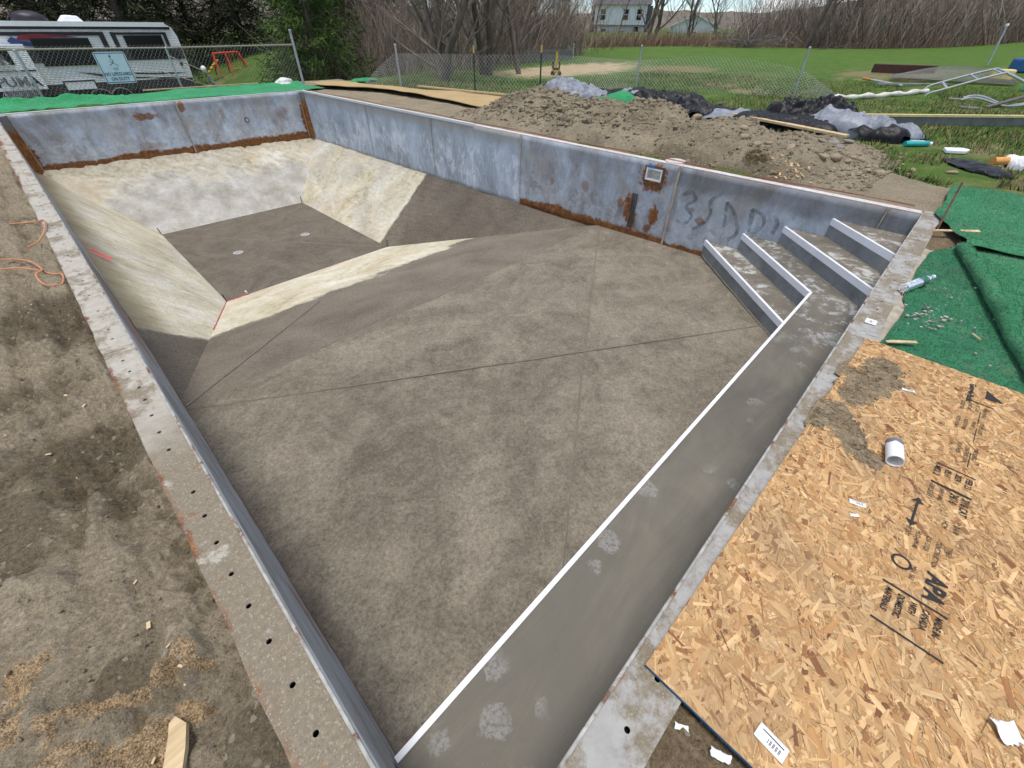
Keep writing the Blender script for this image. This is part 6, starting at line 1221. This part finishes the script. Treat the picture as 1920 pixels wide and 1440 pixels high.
for k in range(34):
    u = r.random()
    if k < 15: x, y = 15.5 + 17 * u + r.uniform(-1, 1), 17.5 + 9 * r.random() + 4 * u; y = max(y, x * .76); gp_, lb = "bare trees in the wood behind the straw patch", "bare tree in the wood between pine and house"
    elif k < 24: x, y = r.uniform(46, 56), r.uniform(-8, 15); gp_, lb = "bare trees in the wood beyond the lawn", "bare tree in the wood beyond the lawn"
    else: x, y = r.uniform(60, 78), r.choice((r.uniform(26, 34), r.uniform(44, 62))); gp_, lb = "bare trees around the house", "bare tree in the grove around the house"
    tree(r.choice("abcdef" if k < 15 else "abdf"), x, y, r.uniform(.7, 1.1), r.uniform(0, 6.28), lb, gp_)
_g = G('brush_stems'); M_STEM = _g.out(_g.attr('col', True), .95, spec=.1)
# thickets: nobody could count these stems
def thicket(name, P, Hh, rad, mat, seed, label, lean=.25):
    q = np.random.default_rng(seed); n = len(P); d = np.stack([q.normal(0, lean, n), q.normal(0, lean, n), np.ones(n)], 1); d /= np.linalg.norm(d, axis=1)[:, None]; b = np.stack([q.normal(0, .22, n), q.normal(0, .22, n), np.zeros(n)], 1)
    V = []; seg = 3
    for k in range(seg + 1):
        t = k / seg; c = P + d * (Hh * t)[:, None] + b * (Hh * t * t)[:, None]; rr = rad * (1 - .8 * t)
        for j in range(3): V.append(c + np.stack([np.cos(2.1 * j) * rr, np.sin(2.1 * j) * rr, 0 * rr], 1))
    V = np.stack(V, 1); F = []
    for k in range(seg):
        for j in range(3): F.append([k * 3 + j, k * 3 + (j + 1) % 3, (k + 1) * 3 + (j + 1) % 3, (k + 1) * 3 + j])
    F = (np.array(F)[None] + (np.arange(n) * 3 * (seg + 1))[:, None, None]).reshape(-1, 4)
    me = mesh(name, V.reshape(-1, 3), F); pal = np.array([(.24, .195, .16), (.16, .128, .105), (.34, .285, .24), (.27, .19, .15), (.11, .088, .072), (.42, .37, .31)] if mat is not M_TWIG_R else [(.26, .15, .12), (.20, .115, .095), (.33, .22, .17), (.38, .28, .19), (.16, .10, .08)])
    cattr(me, 'col', np.repeat(pal[q.integers(0, len(pal), n)] * q.uniform(.7, 1.25, (n, 1)), 3 * (seg + 1), 0)); o = obj(name, me, M_STEM); return tag(o, label, "brush", kind="stuff")
def scatter(n, seed, fx):
    q = np.random.default_rng(seed); P = fx(q, n); an_ = np.degrees(np.arctan2(P[1], P[0])); kk = (an_ < 23) | (an_ > 36.5) | (q.random(n) < .12) if seed in (5, 7, 9, 23) else np.ones(n, bool); kk &= ~((seed == 9) & (an_ > 65.5)); P = (P[0][kk], P[1][kk])
    P = np.stack([P[0], P[1], terrain(*P) - .05], 1); return q, P
q, P = scatter(9000, 1, lambda q, n: (43.5 + 14 * q.random(n) ** 1.3 + .0 * q.random(n), -12 + 30 * q.random(n))); thicket("brush", P, 1.5 + 3.5 * q.random(len(P)), .008 + .022 * q.random(len(P)) ** 2, M_TWIG, 2, "dense brown brush of the wood beyond the lawn", .38)
q, P = scatter(5500, 3, lambda q, n: ((lambda u: (43.0 + 3.5 * q.random(n) - 10 * np.clip(u - .62, 0, 1) * 2, -12 + 38 * u))(q.random(n)))); thicket("red_brush", P, .35 + 1.1 * q.random(len(P)), .006 + .009 * q.random(len(P)), M_TWIG_R, 4, "low reddish brush along the lawn's far edge", .45)
q, P = scatter(9000, 5, lambda q, n: ((lambda u: (13.5 + 24 * u + 2 * q.random(n), 16.8 + 12 * q.random(n) + 5 * u))(q.random(n)))); thicket("brush", P, .6 + 3.2 * q.random(len(P)) ** 1.2, .005 + .014 * q.random(len(P)) ** 2, M_TWIG, 6, "grey-brown brush behind the straw patch", .35)
q, P = scatter(1300, 7, lambda q, n: (46 + 50 * q.random(n), 24 + 44 * q.random(n))); thicket("brush", P, .6 + 1.3 * q.random(len(P)) + 3 * q.random(len(P)) ** 8, .012 + .02 * q.random(len(P)) ** 2, M_TWIG, 8, "thin brown brush around the house and garage", .3)
q, P = scatter(4500, 9, lambda q, n: (8.5 + 8 * q.random(n), 20.5 + 12 * q.random(n))); thicket("brush", P, .8 + 2.6 * q.random(len(P)), .005 + .012 * q.random(len(P)) ** 2, M_TWIG, 10, "shaded brush under the pine", .35)
q, P = scatter(3600, 11, lambda q, n: (lambda u: (44 - 12 * u + 2.2 * q.random(n), 17 + 6.5 * u + 2.5 * q.random(n)))(q.random(n))); thicket("red_brush", P, .3 + .9 * q.random(len(P)), .006 + .009 * q.random(len(P)), M_TWIG_R, 12, "low reddish brush in front of the house and garage", .45)
for sd, nn, fx_, lb_ in ((21, 7500, lambda q, n: (43 + 12 * q.random(n) ** 1.5, -12 + 30 * q.random(n)), "tangled side twigs in the wood beyond the lawn"), (23, 6000, lambda q, n: (13.5 + 22 * q.random(n), 17 + 13 * q.random(n)), "tangled side twigs behind the straw patch")):
    q, P = scatter(nn, sd, fx_); nn = len(P); P[:, 2] += .3 + 3.2 * q.random(nn); thicket("twig_tangle", P, .4 + 1.1 * q.random(nn), .005 + .008 * q.random(nn), M_TWIG, sd + 1, lb_, 1.3)
# pile of cut branches
mb = MB(); zz_ = tz(41.5, 16)
for k in range(60):
    p = Vector((41.2 + r.gauss(0, .8), 17 - abs(r.gauss(0, 2.2)), zz_ + .1 + abs(r.gauss(0, .25)))); d_ = Vector((r.gauss(0, .6), r.gauss(0, 1), r.gauss(.1, .25))).normalized() * r.uniform(.8, 2.6); mb.tube([p, p + d_ * .5 + Vector((0, 0, .1)), p + d_], [.04, .03, .012], 4, caps=False)
o = mb.build("brush_pile", M_BARK_L); tag(o, "heap of cut pale branches at the lawn's far edge", "brush pile", kind="stuff")
# conifers
def needles(name, a, b):
    g = G(name); n = g.noise(1.2, 4, .6); n2 = g.noise(25, 2); return g.out(g.ramp(g.add(g.mul(n, .6), g.mul(n2, .4)), [(.35, a), (.65, b)]), .8, spec=.15)
M_SPR, M_PIN = needles("spruce_needles", (.018, .025, .011), (.052, .058, .026)), needles("pine_needles", (.030, .065, .014), (.085, .135, .030))
def conifer(seed, H, R, whorls, per, droop, base, nsp, nl):
    q = np.random.default_rng(seed); T = MB(); T.tube([(0, 0, -.3), (0, 0, H * .5), (0, 0, H)], [H * .022, H * .014, .01], 8); V, F = [], []
    for w in range(whorls):
        t = w / whorls; z = base + (H - base) * t
        for k in range(per):
            a = 6.283 * (k + q.random()) / per + w; L = R * (1 - t) ** .8 * q.uniform(.65, 1.1) + .15; d = np.array([math.cos(a), math.sin(a), 0]); zz = z + q.normal(0, .12)
            T.tube([(0, 0, zz), tuple(d * L * .5 + [0, 0, zz + .05]), tuple(d * L + [0, 0, zz - droop * L])], [.03 * (1 - t) + .006, .015, .004], 3, caps=False)
            for j in range(nsp):
                s = q.uniform(.18, 1.0); p = d * L * s + np.array([0, 0, zz - droop * L * s * s]) + q.normal(0, .05 + .04 * L, 3); o_ = q.normal(0, 1, 3); o_[2] -= .25; o_ = o_ / np.linalg.norm(o_) * nl * q.uniform(.6, 1.2) + d * nl * .5
                side = np.cross(o_, q.normal(0, 1, 3)); side = side / (np.linalg.norm(side) + 1e-6) * nl * .07; b = len(V); V += [p - side, p + o_ * .6 + side * 1.2, p + o_, p + side]; F.append((b, b + 3, b + 1, b + 2))
    return mesh("trunk", T.v, T.f, True), mesh("crown", [tuple(v) for v in V], F)
for nm, a, mt in (("s1", (1, 8, 2.6, 14, 8, .22, .1, 60, .34), M_SPR), ("s2", (2, 8.5, 3.0, 13, 8, .28, .3, 66, .36), M_SPR), ("p1", (3, 6.5, 2.5, 12, 7, -.05, .7, 110, .26), M_PIN)):
    t_, c_ = conifer(*a); t_.materials.append(M_BARK); c_.materials.append(mt); TREES[nm] = (t_, c_)
tree("p1", 10.3, 21.3, 1.0, .5, "bright green pine standing right of the corner fence post", None, "pine_tree")
k = 0
for row, (y0, nx) in enumerate(((37.5, 8), (44, 8))):
    for i in range(nx):
        x = -10 + i * 3.5 + row * 1.3 + r.uniform(-.8, .8); y = y0 + r.uniform(-1, 1.5) + max(0, 8 - x) * .05
        if row == 0 and 8.5 < x < 17.5: y += 6
        tree(r.choice(("s1", "s2")), x, y, r.uniform(.95, 1.35), r.uniform(0, 6.28), "dark spruce behind the trailer and swing set", "spruces behind the trailer", "spruce_tree")
for (x, y) in ((12.5, 25.5), (14.5, 29), (18, 31), (21, 33), (26, 38), (31, 44)): tree("s2", x, y, r.uniform(.8, 1.1), r.uniform(0, 6), "dark spruce deep in the wood behind the pine", "spruces deep in the wood", "spruce_tree")
tree("s1", 74, 60, 1.0, 2., "dark spruce left of the house", None, "spruce_tree")
for gname in ("spruces behind the trailer", "bare trees in the wood beyond the lawn", "bare trees around the house", "bare trees in the wood behind the straw patch", "spruces deep in the wood"):
    tl = sorted((o for o in bpy.data.objects if o.get("group") == gname and o.parent is None), key=lambda o: seen_x(o.location.x, o.location.y))
    for k_, o in enumerate(tl): o["label"] = o["label"] + ", %s from the left" % (ORD[k_] if k_ < len(ORD) else "number %d" % (k_ + 1))
# distant wooded rise
a = np.linspace(math.radians(-20), math.radians(115), 260); rr_ = np.linspace(0, 1, 10); A, Rr2 = np.meshgrid(a, rr_, indexing='ij'); rad = 120 + 60 * Rr2; X, Y = np.cos(A) * rad, np.sin(A) * rad
Z = terrain(X, Y) + (3.0 + 2.2 * fbm(A * 9, Rr2, 1., 5, 5, .65) + 3. * sst(A, math.radians(22), math.radians(4)) + 3. * sst(A, math.radians(45), math.radians(65))) * np.sin(Rr2 * math.pi * .55) - 1 * (Rr2 == 0)
g = G("distant_wood"); M_FW = g.out(g.ramp(g.noise(.5, 7, .75, v=g.vec((1, 1, .25))), [(.35, (.09, .076, .064)), (.65, (.21, .178, .15))]), 1., spec=.05)
o = obj("distant_woods", gridm("distant_woods", X, Y, Z), M_FW); tag(o, "far brown wooded rise on the horizon", "woods", kind="stuff")
# grass: blades around the near lawn
q = np.random.default_rng(77); n = 52000; gx = 7.9 + 13 * q.random(n) ** 1.5; gy = -1.2 + 16.5 * q.random(n) ** 1.25
bz = np.array([bank_z(a, b) if a < 12 else 0 for a, b in zip(gx, gy)]); tzv = terrain(gx, gy); k = (np.where(gx < 12, bz, tzv) <= tzv + .004) & (fbm(gx, gy, .5, 3, 70) > -.35) & ~((gx < 9.55) & (gy > 8.0) & (gx < 7.6 + (16 - gy) * .25 + .6)) & ~((gx < 8.3) & (gy < -.05)) & ~(((gx - 18.2) / 6) ** 2 + ((gy - 14.2) / 3.2) ** 2 < 1)
gx, gy, tzv = gx[k], gy[k], tzv[k]; n = len(gx); hh = .03 + .06 * q.random(n) ** 1.5 + .05 * (fbm(gx, gy, .9, 2, 71) > .25) * q.random(n); an = q.random(n) * 6.28; w_ = .006 + .007 * q.random(n); ln = q.normal(0, .45, (n, 2)) * hh[:, None]
V = np.stack([np.stack([gx - np.cos(an) * w_, gy - np.sin(an) * w_, tzv - .01], 1), np.stack([gx + np.cos(an) * w_, gy + np.sin(an) * w_, tzv - .01], 1), np.stack([gx + ln[:, 0], gy + ln[:, 1], tzv + hh], 1)], 1)
me = mesh("grass", V.reshape(-1, 3), np.arange(n * 3).reshape(n, 3)); dead = (fbm(gx, gy, .7, 3, 72) * .8 + q.random(n)) > .55; cg = np.where(dead[:, None], np.array([[.26, .205, .11]]), np.array([[.066, .112, .024]])) * (.65 + .7 * q.random((n, 1))); cattr(me, "col", np.repeat(cg, 3, 0))
g = G("grass_blades"); o = obj("grass", me, g.out(g.attr("col", True), .8, spec=.15)); tag(o, "short patchy spring grass on the lawn behind the pool", "grass", kind="stuff")
